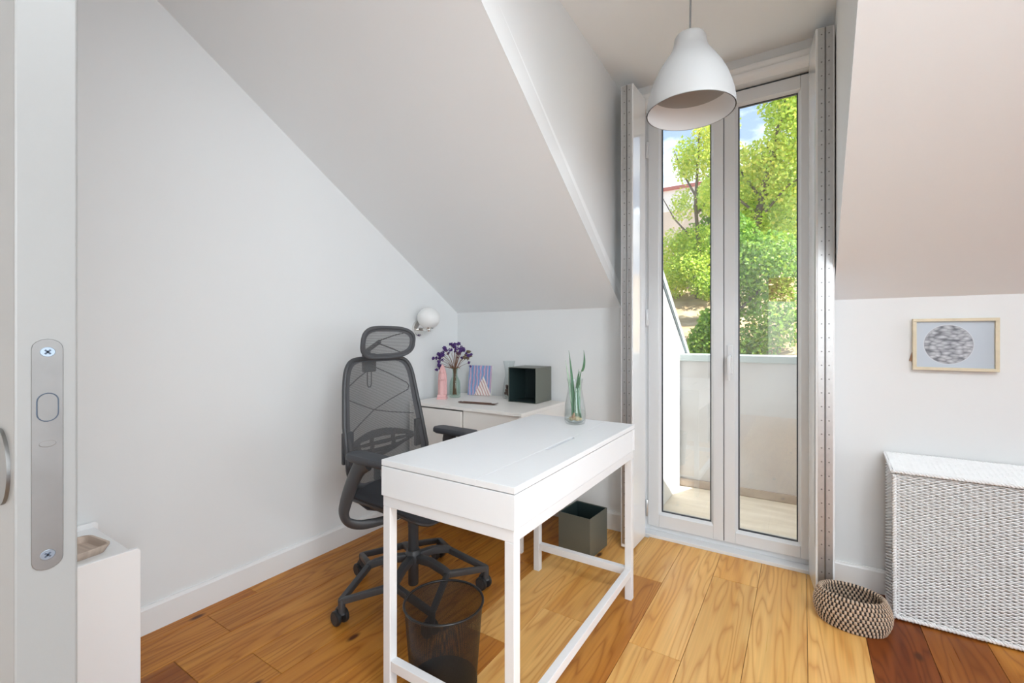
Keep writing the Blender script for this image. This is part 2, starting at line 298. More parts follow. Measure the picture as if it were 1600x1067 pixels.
# ------------------------------------------------------------------ mesh helpers
def spline(pts, rad, n=6):
    P = [Vector(p) for p in pts]; o = []; ro = []
    for i in range(len(P)-1):
        p0 = P[max(i-1, 0)]; p1 = P[i]; p2 = P[i+1]; p3 = P[min(i+2, len(P)-1)]
        for k in range(n):
            t_ = k/n; o.append(.5*((2*p1) + (p2-p0)*t_ + (2*p0-5*p1+4*p2-p3)*t_*t_ + (3*p1-p0-3*p2+p3)*t_**3)); ro.append(rad[i]*(1-t_)+rad[i+1]*t_)
    return o + [P[-1]], ro + [rad[-1]]
class MB:
    def __init__(s): s.v = []; s.f = []
    def add(s, vs, fs):
        o = len(s.v); s.v += [tuple(p) for p in vs]; s.f += [tuple(i + o for i in f) for f in fs]; return s
    def box(s, x0, x1, y0, y1, z0, z1):
        return s.add([(x0,y0,z0),(x1,y0,z0),(x1,y1,z0),(x0,y1,z0),(x0,y0,z1),(x1,y0,z1),(x1,y1,z1),(x0,y1,z1)],
                     [(0,3,2,1),(4,5,6,7),(0,1,5,4),(1,2,6,5),(2,3,7,6),(3,0,4,7)])
    def prism(s, poly, d0, d1, axis='x'):
        n = len(poly)
        def P(a, b, d): return {'x': (d, a, b), 'y': (a, d, b), 'z': (a, b, d)}[axis]
        vs = [P(a, b, d0) for a, b in poly] + [P(a, b, d1) for a, b in poly]
        fs = [tuple(range(n))[::-1], tuple(range(n, 2*n))] + [(i, (i+1) % n, n + (i+1) % n, n + i) for i in range(n)]
        return s.add(vs, fs)
    def lathe(s, prof, n=32, c=(0,0,0), sx=1, sy=1, cap=True):
        vs = []; fs = []
        for r, z in prof:
            for i in range(n):
                a = 2*math.pi*i/n; vs.append((c[0]+r*sx*math.cos(a), c[1]+r*sy*math.sin(a), c[2]+z))
        for k in range(len(prof)-1):
            for i in range(n):
                j = (i+1) % n; fs.append((k*n+i, k*n+j, (k+1)*n+j, (k+1)*n+i))
        if cap:
            fs.append(tuple(range(n))[::-1]); m = (len(prof)-1)*n; fs.append(tuple(m+i for i in range(n)))
        return s.add(vs, fs)
    def tube(s, path, r, n=8, closed=False, flat=1.0, up=None):
        P = [Vector(p) for p in path]; m = len(P); vs = []; fs = []
        rs = r if isinstance(r, (list, tuple)) else [r]*m
        ref = Vector(up) if up else None
        prev = None
        for i in range(m):
            if closed: t = P[(i+1) % m] - P[i-1]
            else: t = P[min(i+1, m-1)] - P[max(i-1, 0)]
            t.normalize()
            if ref is not None: a = ref.cross(t)
            elif prev is None: a = t.orthogonal()
            else: a = prev - t * prev.dot(t)
            if a.length < 1e-6: a = t.orthogonal()
            a.normalize(); b = t.cross(a); prev = a
            for k in range(n):
                an = 2*math.pi*(k+.5)/n; vs.append(P[i] + a*math.cos(an)*rs[i] + b*math.sin(an)*rs[i]*flat)
        for i in range(m if closed else m-1):
            j = (i+1) % m
            for k in range(n):
                l = (k+1) % n; fs.append((i*n+k, i*n+l, j*n+l, j*n+k))
        if not closed:
            fs.append(tuple(range(n))[::-1]); fs.append(tuple((m-1)*n+k for k in range(n)))
        return s.add(vs, fs)
    def bar(s, p, q, w, h):   # rectangular bar
        return s.tube([p, q], [w*.7071, w*.7071], 4, flat=h/w, up=(0,0,1) if abs(Vector(q).x-Vector(p).x)+abs(Vector(q).y-Vector(p).y) > 1e-5 else (0,1,0))
    def sphere(s, c, r, n=20, m=12, sz=1):
        prof = [(max(1e-4, r*math.sin(math.pi*k/m)), -r*sz*math.cos(math.pi*k/m)) for k in range(m+1)]
        return s.lathe(prof, n, c)
    def build(s, name, m, parent=None, smooth=None, bevel=0, seg=2, fix=True, loc=None):
        me = bpy.data.meshes.new(name); me.from_pydata(s.v, [], s.f); me.update()
        if fix or bevel:
            bm = bmesh.new(); bm.from_mesh(me)
            if bevel:
                es = [e for e in bm.edges if len(e.link_faces) == 2 and e.calc_face_angle(0) > R(30)]
                bmesh.ops.bevel(bm, geom=es, offset=bevel, segments=seg, profile=.5, affect='EDGES', clamp_overlap=True)
            bmesh.ops.recalc_face_normals(bm, faces=bm.faces[:]); bm.to_mesh(me); bm.free()
        if smooth is not None:
            me.shade_smooth(); me.set_sharp_from_angle(angle=R(smooth))
        me.materials.append(MATS[m]); o = bpy.data.objects.new(name, me); COL.objects.link(o)
        if parent is not None: o.parent = parent
        if loc: o.location = loc
        return o
def tag(o, label=None, cat=None, group=None, kind=None):
    if label: o['label'] = label
    if cat: o['category'] = cat
    if group: o['group'] = group
    if kind: o['kind'] = kind
    return o
def thing(name, label, cat, loc=(0,0,0), rz=0, group=None, kind=None):
    o = bpy.data.objects.new(name, None); COL.objects.link(o); o.location = loc; o.rotation_euler = (0, 0, rz)
    o.empty_display_size = .1
    return tag(o, label, cat, group, kind)
def struct(name, mb, m, label=None, **k): return tag(mb.build(name, m, **k), label, kind='structure')
def child_copy(o, parent, loc=None, rot=None):
    c = o.copy(); COL.objects.link(c); c.parent = parent
    if loc is not None: c.location = loc
    if rot is not None: c.rotation_euler = rot
    return c
def planar_uv(o, ax0, ax1):   # uv from two local axes, bounding box to 0..1
    me = o.data; uv = me.uv_layers.new(name='UVMap'); co = np.array([v.co[:] for v in me.vertices])
    mn = co.min(0); mx = co.max(0)
    for l in me.loops:
        p = co[l.vertex_index]; uv.data[l.index].uv = ((p[ax0]-mn[ax0])/(mx[ax0]-mn[ax0]), (p[ax1]-mn[ax1])/(mx[ax1]-mn[ax1]))

# ------------------------------------------------------------------ room shell
XL, XR, YB, YF = -2.14, 5.02, 2.60, .17       # left wall, unseen side wall, knee wall, door wall (room side)
ZK, ZC, SL = 1.315, 2.58, .625                # knee height, ceiling, roof slope
YT = YB - (ZC - ZK) / SL                      # where the slope reaches the flat ceiling
CHL0, CHL1, CHR = -.90, -.845, .12            # dormer cheeks
DX0, DX1 = -.785, .071                        # french door opening
XH0, XH1, YH = -1.6, 1.75, -2.0               # hall behind the camera

base = struct('floor', MB().box(XL-.1, XR+.1, YH-.1, YB+.01, -.12, -.0225), 'gap', 'sub floor under wide pine floorboards')
def plank(x0, x1, y0, y1, m):
    g = .0007
    o = MB().box(-(x1-x0)/2+g, (x1-x0)/2-g, -(y1-y0)/2+g, (y1-y0)/2-g, -.022, 0).build('plank', m, base, bevel=.0009, seg=1)
    o.location = ((x0+x1)/2, (y0+y1)/2, 0)
P0, PW = -.552, .1885
joints = {-9: [1.1, 2.2], -8: [.9, 2.1], -7: [.71, 1.95], -6: [.882, 2.25], -5: [.2, 1.35], -4: [.75, 1.98], -3: [.45, 1.42],
          -2: [-.1, 1.69], -1: [.55, 2.16], 0: [-.3, 1.675], 1: [.3, 2.35], 2: [-.6, .9], 3: [.1, 1.25], 4: [-.4, 1.1],
          5: [.5, 1.5], 6: [0, 1.3]}
tones = {-9: 'mmm', -8: 'mmm', -7: 'bmm', -6: 'mmm', -5: 'mmm', -4: 'mmm', -3: 'mml', -2: 'lll', -1: 'mml', 0: 'lll', 1: 'lll', 2: 'lll',
         3: 'lll', 4: 'ddd', 5: 'bbb', 6: 'ddm', 7: 'bbd'}
TM = {'l': 'pine_light', 'm': 'pine_mid', 'd': 'pine_dark', 'b': 'pine_brown'}
for k in range(-9, 30):
    x0, x1 = P0 + k*PW, P0 + (k+1)*PW
    x0, x1 = max(x0, XL), min(x1, XR)
    if x1 - x0 < .01: continue
    js = [YH] + joints.get(k, [-.8 + (k*37 % 10)/10, .9 + (k*53 % 10)/8]) + [2.615 if CHL0 < x0 < CHR else YB]
    tn = tones.get(k, 'ddd')
    for i in range(len(js)-1): plank(x0, x1, js[i], js[i+1], TM[tn[i % 3]])

struct('wall_left', MB().prism([(YF, 0), (YB+.15, 0), (YB+.15, ZK), (YB, ZK), (YT, ZC), (YF, ZC)], XL-.12, XL, 'x'), 'wall')
wb = MB()
wb.box(XL-.12, CHL0, YB, YB+.15, -.1, ZK).box(CHR, XR+.12, YB, YB+.15, -.1, ZK)
wb.box(CHL0-.1, DX0, YB+.02, YB+.15, -.1, ZC+.1).box(DX1, CHR+.1, YB+.02, YB+.15, -.1, ZC+.1).box(DX0, DX1, YB+.02, YB+.15, 2.447, ZC+.1)
struct('wall_back', wb, 'wall')
t = .12
sl = MB()
def slope_slab(m, xa0, xb0, xa1, xb1):   # bottom edge x range at the knee, top edge x range at the ceiling
    m.add([(xa0,YB,ZK),(xb0,YB,ZK),(xb1,YT,ZC),(xa1,YT,ZC),(xa0,YB+.15,ZK+.02),(xb0,YB+.15,ZK+.02),(xb1,YT,ZC+t),(xa1,YT,ZC+t)],
          [(0,3,2,1),(4,5,6,7),(0,1,5,4),(1,2,6,5),(2,3,7,6),(3,0,4,7)])
slope_slab(sl, XL-.12, CHL0-.001, XL-.12, CHL1-.001)
struct('ceiling_slope_left', sl, 'ceiling', 'white sloping attic ceiling over the desk corner')
sl = MB(); slope_slab(sl, CHR+.001, XR+.12, CHR+.001, XR+.12)
struct('ceiling_slope_right', sl, 'ceiling', 'white sloping attic ceiling over the picture wall')
ck = MB().add([(CHL0,YB+.03,ZK-.02),(CHL0,YB+.03,ZC),(CHL1,YT,ZC),(CHL0-.1,YB+.03,ZK+.05),(CHL0-.1,YB+.03,ZC+.1),(CHL1-.1,YT,ZC+.1)],
              [(0,1,2),(3,5,4),(0,3,4,1),(1,4,5,2),(2,5,3,0)])
struct('wall_dormer_left', ck, 'wall', 'white dormer cheek beside the french door')
ck = MB().add([(CHR,YB+.03,ZK-.02),(CHR,YB+.03,ZC),(CHR,YT,ZC),(CHR+.1,YB+.03,ZK+.05),(CHR+.1,YB+.03,ZC+.1),(CHR+.1,YT,ZC+.1)],
              [(0,1,2),(3,5,4),(0,3,4,1),(1,4,5,2),(2,5,3,0)])
struct('wall_dormer_right', ck, 'wall')
struct('ceiling', MB().box(XL-.12, XR+.12, YF, YT, ZC, ZC+.12).box(CHL0-.05, CHR+.05, YT, YB+.15, ZC, ZC+.12), 'ceiling')
# unseen side wall with its window opening, and the door wall behind the door leaf
sw = MB(); wy0, wy1, wz0, wz1 = .25, 1.75, .6, 2.1
sw.box(XR, XR+.12, YF, wy0, -.1, ZC).box(XR, XR+.12, wy1, YB+.15, -.1, ZK).prism([(wy1, ZK), (YB, ZK), (wy1, ZK+(YB-wy1)*SL)], XR, XR+.12, 'x')
sw.box(XR, XR+.12, wy0, wy1, -.1, wz0).prism([(wy0, wz1), (wy1-.39, wz1), (YT, ZC), (wy0, ZC)], XR, XR+.12, 'x')
struct('wall_right', sw, 'wall')
struct('wall_front', MB().box(XL-.12, -.86, .05, .090, -.1, ZC).box(XL-.12, -.86, .144, YF, -.1, ZC).box(1.3, XR+.12, .05, YF, -.1, ZC).box(-.86, 1.3, .05, YF, 2.12, ZC), 'wall')
hw = MB().box(XH0-.1, XH0, YH, .05, -.1, ZC).box(XH1, XH1+.1, YH, .05, -.1, ZC)
hw.box(XH0, -.42, YH-.1, YH, -.1, ZC).box(-.10, XH1, YH-.1, YH, -.1, ZC).box(-.42, -.10, YH-.1, YH, -.1, .84).box(-.42, -.10, YH-.1, YH, 1.97, ZC)
struct('wall_hall', hw, 'hall_wall')
struct('ceiling_hall', MB().box(XH0-.1, XH1+.1, YH-.1, .17, ZC, ZC+.1), 'ceiling')
def skirt(q): return [(q, 0), (q+.013, 0), (q+.013, .094), (q+.010, .099), (q+.008, .106), (q, .106)]
struct('baseboard_left', MB().add([(XL+d, y, z) for y in (YF, YB) for d, z in skirt(0)], [(0,1,2,3,4,5), (11,10,9,8,7,6)] + [(i, i+6, (i+1) % 6+6, (i+1) % 6) for i in range(6)]), 'trim')
struct('baseboard_back', MB().prism([(YB-d, z) for d, z in skirt(0)], XL+.014, CHL0+.02, 'x'), 'trim')
struct('baseboard_right', MB().prism([(YB-d, z) for d, z in skirt(0)], CHR-.01, XR, 'x'), 'trim')
# marble sill and rounded head trim of the french door
struct('trim_1', MB().box(DX0-.03, DX1+.03, 2.616, 2.77, -.10, .016), 'marble', 'white veined marble threshold of the french door', bevel=.002)
struct('trim_2', MB().prism([(2.625, 2.447), (2.60, 2.455), (2.588, 2.47), (2.588, 2.487), (2.60, 2.492), (2.592, 2.502), (2.592, 2.522), (2.604, 2.53), (2.625, 2.53)], DX0-.03, DX1+.03, 'x'),
       'trim', 'white moulded head trim above the french door', smooth=40)

# ------------------------------------------------------------------ french door
dr = thing('door_1', 'white double glazed french door to the balcony', None, ((DX0+DX1)/2, 2.70, 0), kind='structure'); dcx = (DX0+DX1)/2
HW = (DX1-DX0)/2
fr = MB().box(-HW, -HW+.03, -.02, .05, .016, 2.447).box(HW-.03, HW, -.02, .05, .016, 2.447).box(-HW+.03, HW-.03, -.02, .05, 2.415, 2.447).box(-HW+.03, HW-.03, -.02, .05, .016, .045)
fr.build('frame', 'pvc', dr, bevel=.002)
def leaf(x0, x1, gx0, gx1, gz0, gz1):
    z0, z1, y0, y1 = .046, 2.438, -.034, .032
    b = 0.012
    m = MB().box(x0, gx0-b, y0, y1, z0, z1).box(gx1+b, x1, y0, y1, z0, z1).box(gx0-b, gx1+b, y0, y1, z0, gz0-b).box(gx0-b, gx1+b, y0, y1, gz1+b, z1)
    lf = m.build('door_leaf', 'pvc', dr, bevel=.003)
    # sloped glazing bead
    bd = MB()
    def bead(pa, pb): bd.add(pa, [(0,1,2,3)])
    o = [(gx0-b, gz0-b), (gx1+b, gz0-b), (gx1+b, gz1+b), (gx0-b, gz1+b)]; i = [(gx0, gz0), (gx1, gz0), (gx1, gz1), (gx0, gz1)]
    for k in range(4):
        l = (k+1) % 4
        bd.add([(o[k][0], y0+.004, o[k][1]), (o[l][0], y0+.004, o[l][1]), (i[l][0], y0+.018, i[l][1]), (i[k][0], y0+.018, i[k][1]),
                (o[k][0], y0+.030, o[k][1]), (o[l][0], y0+.030, o[l][1]), (i[l][0], y0+.030, i[l][1]), (i[k][0], y0+.030, i[k][1])],
               [(0,1,2,3),(4,7,6,5),(0,4,5,1),(3,2,6,7),(0,3,7,4),(1,5,6,2)])
    bd.build('glazing_bead', 'pvc', lf)
    g = MB(); w = .006; a = y0+.0185
    g.box(gx0, gx0+w, a, a+.012, gz0, gz1).box(gx1-w, gx1, a, a+.012, gz0, gz1).box(gx0+w, gx1-w, a, a+.012, gz0, gz0+w).box(gx0+w, gx1-w, a, a+.012, gz1-w, gz1)
    g.build('gasket', 'gasket', lf)
    MB().box(gx0+.001, gx1-.001, .0, .005, gz0+.001, gz1-.001).build('glass_pane', 'pane_glass', lf)
    return lf
lA = leaf(-HW+.022, -.358-dcx-.002, -.689-dcx, -.423-dcx, .130, 2.345)
lB = leaf(-.358-dcx+.002, HW-.022, -.290-dcx, -.021-dcx, .118, 2.362)
MB().box(-.358-dcx-.0018, -.358-dcx+.0018, -.026, .03, .05, 2.436).build('seal', 'gasket', dr)
MB().box(-HW+.03, HW-.03, -.030, .02, 2.4385, 2.4445).build('seal', 'gasket', dr)
for z in (.145, 1.255, 2.23):
    h = MB().lathe([(.0065, -.047), (.0085, -.044), (.0085, -.002), (.0075, -.002), (.0075, .002), (.0085, .002), (.0085, .044), (.0065, .047)], 14, (-HW+.018, -.040, z))
    h.build('hinge', 'hinge_metal' if z < .5 else 'pvc', dr, smooth=40)
hd = MB().box(-.340-dcx, -.312-dcx, -.046, -.034, .945, 1.10)
ho = hd.build('handle_plate', 'pvc', lB, bevel=.004)
MB().tube([(-.326-dcx, -.04, 1.04), (-.326-dcx, -.072, 1.04), (-.327-dcx, -.082, 1.032), (-.328-dcx, -.084, .99), (-.328-dcx, -.082, .915)], [.009, .009, .011, .010, .008], 12, flat=.8).build('handle', 'pvc', lB, smooth=50)

# ------------------------------------------------------------------ folded shutters
def shutter(name, label, corner, ang, depth, th, n, side):
    # local: x across the pack (0..th*n), y from room (0) to door (depth)
    t_ = thing(name, label, 'shutter', (corner[0], corner[1], 0), ang, 'folding window shutters')
    w = th
    for k in range(n):
        MB().box(k*w+.0008, (k+1)*w-.0008, .002 if k < n else .0, depth, .012, 2.492).build('shutter_panel', 'lacquer', t_, bevel=.002)
    c = n*w/2
    s = MB().box(c-.027, c-.0015, -.0012, .002, .03, 2.488).box(c+.0015, c+.027, -.0012, .002, .03, 2.488)
    hs = s.build('hinge_strip', 'galvanised', t_)
    MB().tube([(c, -.0016, .03), (c, -.0016, 2.488)], .0032, 8).build('hinge_knuckle', 'steel', hs)
    sc = MB()
    for i in range(41):
        z = .06 + i*.06
        for dx in (-.0135, .0135): sc.lathe([(.0035, -.0008), (.0028, .0008)], 8, (0, 0, 0))
    # screw heads face the room
    sm = MB()
    for i in range(41):
        z = .06 + i*.06
        for dx in (-.0135, .0135):
            vs = [(c+dx+.0032*math.cos(a*math.pi/4), -.0020, z+.0032*math.sin(a*math.pi/4)) for a in range(8)]
            vs += [(c+dx+.0032*math.cos(a*math.pi/4), -.0010, z+.0032*math.sin(a*math.pi/4)) for a in range(8)]
            sm.add(vs, [tuple(range(8))] + [(a, (a+1) % 8, 8+(a+1) % 8, 8+a) for a in range(8)])
    so = sm.build('screw', 'steel', hs); so['kind'] = 'stuff'
    return t_
shutter('folded_shutter', 'white glossy folded shutter with full height hinge strip, beyond the white desk', (-.829, 2.385), R(-2), .20, .0345, 2, 1)
shutter('folded_shutter', 'white glossy folded shutter with full height hinge strip, beside the seagrass basket', (.046, 2.395), R(6.5), .215, .0355, 2, -1)

# ------------------------------------------------------------------ balcony
struct('balcony_floor', MB().box(-.80, .16, 2.75, 3.67, -.14, -.005), 'balcony_floor', 'pale sandy balcony floor outside the french door')
pr = struct('wall_parapet', MB().box(-.81, .16, 3.665, 3.86, -.14, .955), 'parapet', 'weathered grey rendered balcony parapet')
MB().box(-.80, .16, 3.650, 3.667, -.004, .055).build('plinth', 'damp_base', pr, bevel=.004)
MB().box(-.80, .17, 3.648, 3.88, .955, 1.005).build('cap_flashing', 'flashing', pr, bevel=.003)
def side_wall(name, x0, x1, lab):
    zt = lambda y: 1.204 - .69*(y - 3.604)
    w = struct(name, MB().prism([(2.75, -.14), (3.95, -.14), (3.95, zt(3.95)-.03), (2.75, zt(2.75)-.03)], x0, x1, 'x'), 'stucco_white', lab)
    xi = (x0-.05, x1+.012)
    MB().prism([(2.75, zt(2.75)-.035), (3.96, zt(3.96)-.035), (3.96, zt(3.96)-.015), (2.75, zt(2.75)-.015)], xi[0]+.01, xi[1]-.004, 'x').build('drip_edge', 'flashing_dark', w)
    MB().prism([(2.75, zt(2.75)-.015), (3.97, zt(3.97)-.015), (3.97, zt(3.97)+.045), (2.75, zt(2.75)+.045)], xi[0], xi[1], 'x').build('cap_flashing', 'flashing', w)
side_wall('wall_balcony_left', -1.0, -.80, 'white rendered balcony side wall with sloping metal capping')
side_wall('wall_balcony_right', .16, .34, 'white rendered balcony side wall on the basket side')

# ------------------------------------------------------------------ sliding door leaf at the camera
dl = thing('sliding_door', 'white sliding door leaf edge with steel lock plate', 'door', (-.56, .117, 0))
MB().box(-.80, 0, -.020, .020, .008, 2.10).build('door_panel', 'door_shaded', dl, bevel=.0018, seg=2)
pl = []
for k in range(9): a = math.pi*k/8; pl.append((.0100*math.cos(a), 1.1385+.0085*math.sin(a)))
for k in range(9): a = math.pi+math.pi*k/8; pl.append((.0100*math.cos(a), .953+.0085*math.sin(a)))
lp = MB().prism(pl, .0, .0012, 'x').build('lock_plate', 'steel', dl, bevel=.0003, seg=1)
def oval(cy, cz, ry, rz, straight, n=10):
    p = []
    for k in range(n+1): a = math.pi*k/n; p.append((cy+ry*math.cos(a), cz+straight+rz*math.sin(a)))
    for k in range(n+1): a = math.pi+math.pi*k/n; p.append((cy+ry*math.cos(a), cz-straight+rz*math.sin(a)))
    return p
ov = oval(0, 1.087, .0068, .0068, .0055)
MB().tube([(.0013, a, b) for a, b in ov], .0005, 6, closed=True).build('pull_outline', 'screw_dark', lp)
MB().prism(oval(0, 1.087, .0062, .0062, .0055), .0012, .0016, 'x').build('finger_pull', 'steel', lp)
MB().tube([(.0012, .0055*math.cos(a*math.pi/10), 1.055+.0028*math.sin(a*math.pi/10)) for a in range(20)], .00022, 5, closed=True).build('stamp', 'steel', lp)
for z in (1.1355, .9575):
    sc = MB(); 
    sc.prism([(.0050*math.cos(a*math.pi/10), z+.0044*math.sin(a*math.pi/10)) for a in range(20)], .0010, .0016, 'x')
    so = sc.build('screw', 'screw_blue', lp, bevel=.0003, seg=1)
    cr = MB(); c45 = .7071
    for sgn in (1, -1):
        d = Vector((0, c45, sgn*c45))*.0026; e = Vector((0, -sgn*c45, c45))*.0007; p = Vector((.0017, 0, z))
        cr.add([p-d-e, p+d-e, p+d+e, p-d+e, p-d-e+Vector((.0002,0,0)), p+d-e+Vector((.0002,0,0)), p+d+e+Vector((.0002,0,0)), p-d+e+Vector((.0002,0,0))],
               [(0,1,2,3),(7,6,5,4),(0,1,5,4),(1,2,6,5),(2,3,7,6),(3,0,4,7)])
    cr.build('screw_slot', 'screw_dark', so)
fl_ = MB().prism([(-.0455+.034*math.cos(a*math.pi/14), 1.033+.034*math.sin(a*math.pi/14)) for a in range(28)], -.0225, -.020, 'y')
fl_.build('cup_pull', 'steel', dl, smooth=40)

# ------------------------------------------------------------------ small white cabinet by the door, with tray
sc_ = thing('side_cabinet', 'low white cabinet with raised edges beside the sliding door', 'cabinet', (-1.945, .385, 0))
MB().box(-.178, .180, -.190, .180, .03, .468).build('body', 'cart_white', sc_, bevel=.003)
fp = []
for a, b, c0 in ((.190, .486, 0), (-.195, .486, 90)): 
    for k in range(5):
        an = R(c0 + 90*k/4); fp.append((a - (.012 if c0 == 0 else -.012) + .012*math.cos(an), b-.012+.012*math.sin(an)))
fp = fp + [(-.195, .012), (.190, .012)]
MB().prism(fp, .180, .196, 'x').build('front_panel', 'cart_white', sc_, bevel=.002)
MB().prism(fp, -.192, -.178, 'x').build('back_panel', 'cart_white', sc_, bevel=.002)
tr = thing('wooden_tray', 'small rounded wooden tray on the low white cabinet', 'tray', (-1.90, .42, .4685), R(8))
def rrect(hx, hy, r, n=5):
    p = []
    for cx, cy, s in ((hx-r, hy-r, 0), (-hx+r, hy-r, 90), (-hx+r, -hy+r, 180), (hx-r, -hy+r, 270)):
        for k in range(n+1): a = R(s+90*k/n); p.append((cx+r*math.cos(a), cy+r*math.sin(a)))
    return p
def rings(m, rs):   # list of (poly, z) stacked and skinned, capped at both ends
    n = len(rs[0][0]); vs = []; fs = []
    for poly, z in rs: vs += [(a, b, z) for a, b in poly]
    for k in range(len(rs)-1):
        for i in range(n):
            j = (i+1) % n; fs.append((k*n+i, k*n+j, (k+1)*n+j, (k+1)*n+i))
    fs.append(tuple(range(n))[::-1]); fs.append(tuple((len(rs)-1)*n+i for i in range(n)))
    return m.add(vs, fs)
hx, hy = .075, .105
rings(MB(), [(rrect(hx-.012, hy-.012, .02), 0), (rrect(hx, hy, .026), .022), (rrect(hx, hy, .026), .026), (rrect(hx-.007, hy-.007, .021), .026), (rrect(hx-.016, hy-.016, .014), .008)]).build('tray_body', 'tray_wood', tr, smooth=35)

# ------------------------------------------------------------------ desk
dk = thing('desk', 'white desk with flip cable lid and square tube legs', 'desk', (-.870, 1.4785, 0))
hx, hy = .248, .4935
MB().box(-hx, .1225, -hy, hy, .742, .760).build('desk_top', 'desk_white', dk, bevel=.0012)
lidp = [(.1228, -hy), (hx, -hy), (hx, hy), (.1228, hy), (.1228, .122), (.139, .112), (.139, -.098), (.1228, -.108)]
ld = MB().prism(lidp, .7422, .7600, 'z').build('cable_lid', 'desk_white', dk, bevel=.001)
MB().box(.110, .150, -.12, .135, .700, .728).build('cable_slot', 'slot_grey', dk)
MB().box(-hx, hx, -hy, -hy+.018, .648, .7395).build('end_panel', 'desk_white', dk, bevel=.001)
MB().box(-hx, hx, hy-.018, hy, .648, .7395).build('end_panel', 'desk_white', dk, bevel=.001)
MB().box(hx-.020, hx-.0025, -hy+.0205, hy-.0205, .648, .7385).build('back_panel', 'desk_white', dk, bevel=.001)
MB().box(-hx+.002, -hx+.020, -hy+.0185, hy-.0185, .652, .740).build('drawer_front', 'desk_white', dk, bevel=.001)
MB().box(-hx+.02, hx-.02, -hy+.0185, hy-.0185, .648, .656).build('bottom_panel', 'desk_white', dk)
f = .004; lw = .030
fx, fy = hx-f, hy-f
rl = MB().box(-fx, fx, -fy, -fy+lw, .614, .6465); rl.build('frame_rail', 'desk_metal', dk, bevel=.0015)
MB().box(-fx, fx, fy-lw, fy, .614, .6475).build('frame_rail', 'desk_metal', dk, bevel=.0015)
MB().box(fx-lw, fx, -fy+lw, fy-lw, .614, .6465).build('frame_rail', 'desk_metal', dk, bevel=.0015)
MB().box(-fx, -fx+lw, -fy+lw, fy-lw, .614, .6475).build('frame_rail', 'desk_metal', dk, bevel=.0015)
for sx in (-1, 1):
    for sy in (-1, 1):
        x0 = -fx if sx < 0 else fx-lw; y0 = -fy if sy < 0 else fy-lw
        MB().box(x0, x0+lw, y0, y0+lw, 0.0, .6138).build('leg', 'desk_metal', dk, bevel=.0018)
MB().box(-fx+lw, fx-lw, -fy+.002, -fy+lw-.002, .103, .135).build('stretcher', 'desk_metal', dk, bevel=.0015)
MB().box(-fx+lw, fx-lw, fy-lw+.002, fy-.002, .103, .135).build('stretcher', 'desk_metal', dk, bevel=.0015)
MB().box(fx-lw+.002, fx-.002, -fy+lw, fy-lw, .103, .135).build('stretcher', 'desk_metal', dk, bevel=.0015)

# ------------------------------------------------------------------ glass vase with sprouting plants on the desk
def vase(name, label, loc, prof, m, th=.0025, base=.008, n=36):
    t_ = thing(name, label, 'vase', loc)
    inner = [(max(r-th, .001), z) for r, z in prof if z > base]
    p = prof + [(prof[-1][0]-th*.5, prof[-1][1]+.0012)] + inner[::-1] + [(inner[0][0]*.6, base)]
    MB().lathe(p, n).build('glass_body', m, t_, smooth=45)
    return t_
dv = vase('glass_vase', 'clear waisted glass vase of water on the white desk', (-.846, 1.838, .7602),
          [(.030, 0), (.041, .004), (.047, .02), (.0475, .045), (.044, .08), (.036, .125), (.030, .155), (.0305, .178), (.036, .199)], 'vase_glass')
MB().lathe([(.030, .0085), (.0435, .02), (.0445, .045), (.0435, .062)], 32).build('water', 'water', dv, smooth=40)
sp = thing('sprouting_plant', 'long green sprouting leaves standing in the clear desk vase', 'plant', (-.846, 1.838, .7745))
def blade(p0, p1, p2, w, m):
    P = []; rr = []
    for k in range(9):
        u = k/8; a = Vector(p0)*(1-u)**2 + Vector(p1)*2*u*(1-u) + Vector(p2)*u*u; P.append(a)
        rr.append(max(.0006, w*(1-u**2.2)*(.55+.45*min(1, u*4))))
    return MB().tube(P, rr, 8, flat=.35).build('leaf', m, sp, smooth=60)
blade((-.006, 0, .02), (-.022, .003, .14), (-.047, 0, .265), .0085, 'leaf_pale')
blade((-.004, .003, .02), (-.010, 0, .17), (-.031, .002, .309), .0085, 'leaf_green')
blade((.002, 0, .02), (-.004, .004, .12), (.022, 0, .218), .0090, 'leaf_green')
blade((.004, -.003, .02), (.004, .004, .15), (.019, 0, .228), .0080, 'leaf_green')
blade((.026, .004, .01), (.000, 0, .14), (.0335, .003, .235), .0080, 'leaf_green')
blade((.0335, .003, .218), (.049, .003, .255), (.040, .002, .312), .0062, 'leaf_green')
blade((-.010, -.004, .01), (-.004, -.004, .05), (-.018, -.006, .088), .0075, 'leaf_green')
blade((.012, .006, .02), (.016, .006, .10), (.026, .006, .19), .0080, 'leaf_pale')
bl = MB()
for (x, y, z, r) in ((-.006, .002, .012, .010), (.012, -.004, .010, .011), (.022, .006, .009, .009), (.004, .014, .009, .010), (-.012, -.010, .008, .009)): bl.sphere((x, y, z), r, 12, 8, .9)
bl.build('bulb', 'root', sp, smooth=60)
MB().tube([(-.008, -.008, .006), (-.004, -.006, .018), (-.002, -.002, .035)], [.008, .009, .004], 10).build('bulb', 'bulb', sp, smooth=60)
rt = MB()
for k in range(46):
    a = random.uniform(0, 6.28); r0 = random.uniform(.0, .02); r1 = random.uniform(.018, .036)
    p0 = (r0*math.cos(a), r0*math.sin(a), random.uniform(.004, .014)); b = a+random.uniform(-.8, .8)
    rt.tube([p0, ((r0+r1)/2*math.cos((a+b)/2), (r0+r1)/2*math.sin((a+b)/2), random.uniform(.004, .022)), (r1*math.cos(b), r1*math.sin(b), random.uniform(.003, .010))], .0008, 4)
ro = rt.build('roots', 'root', sp); ro['kind'] = 'stuff'

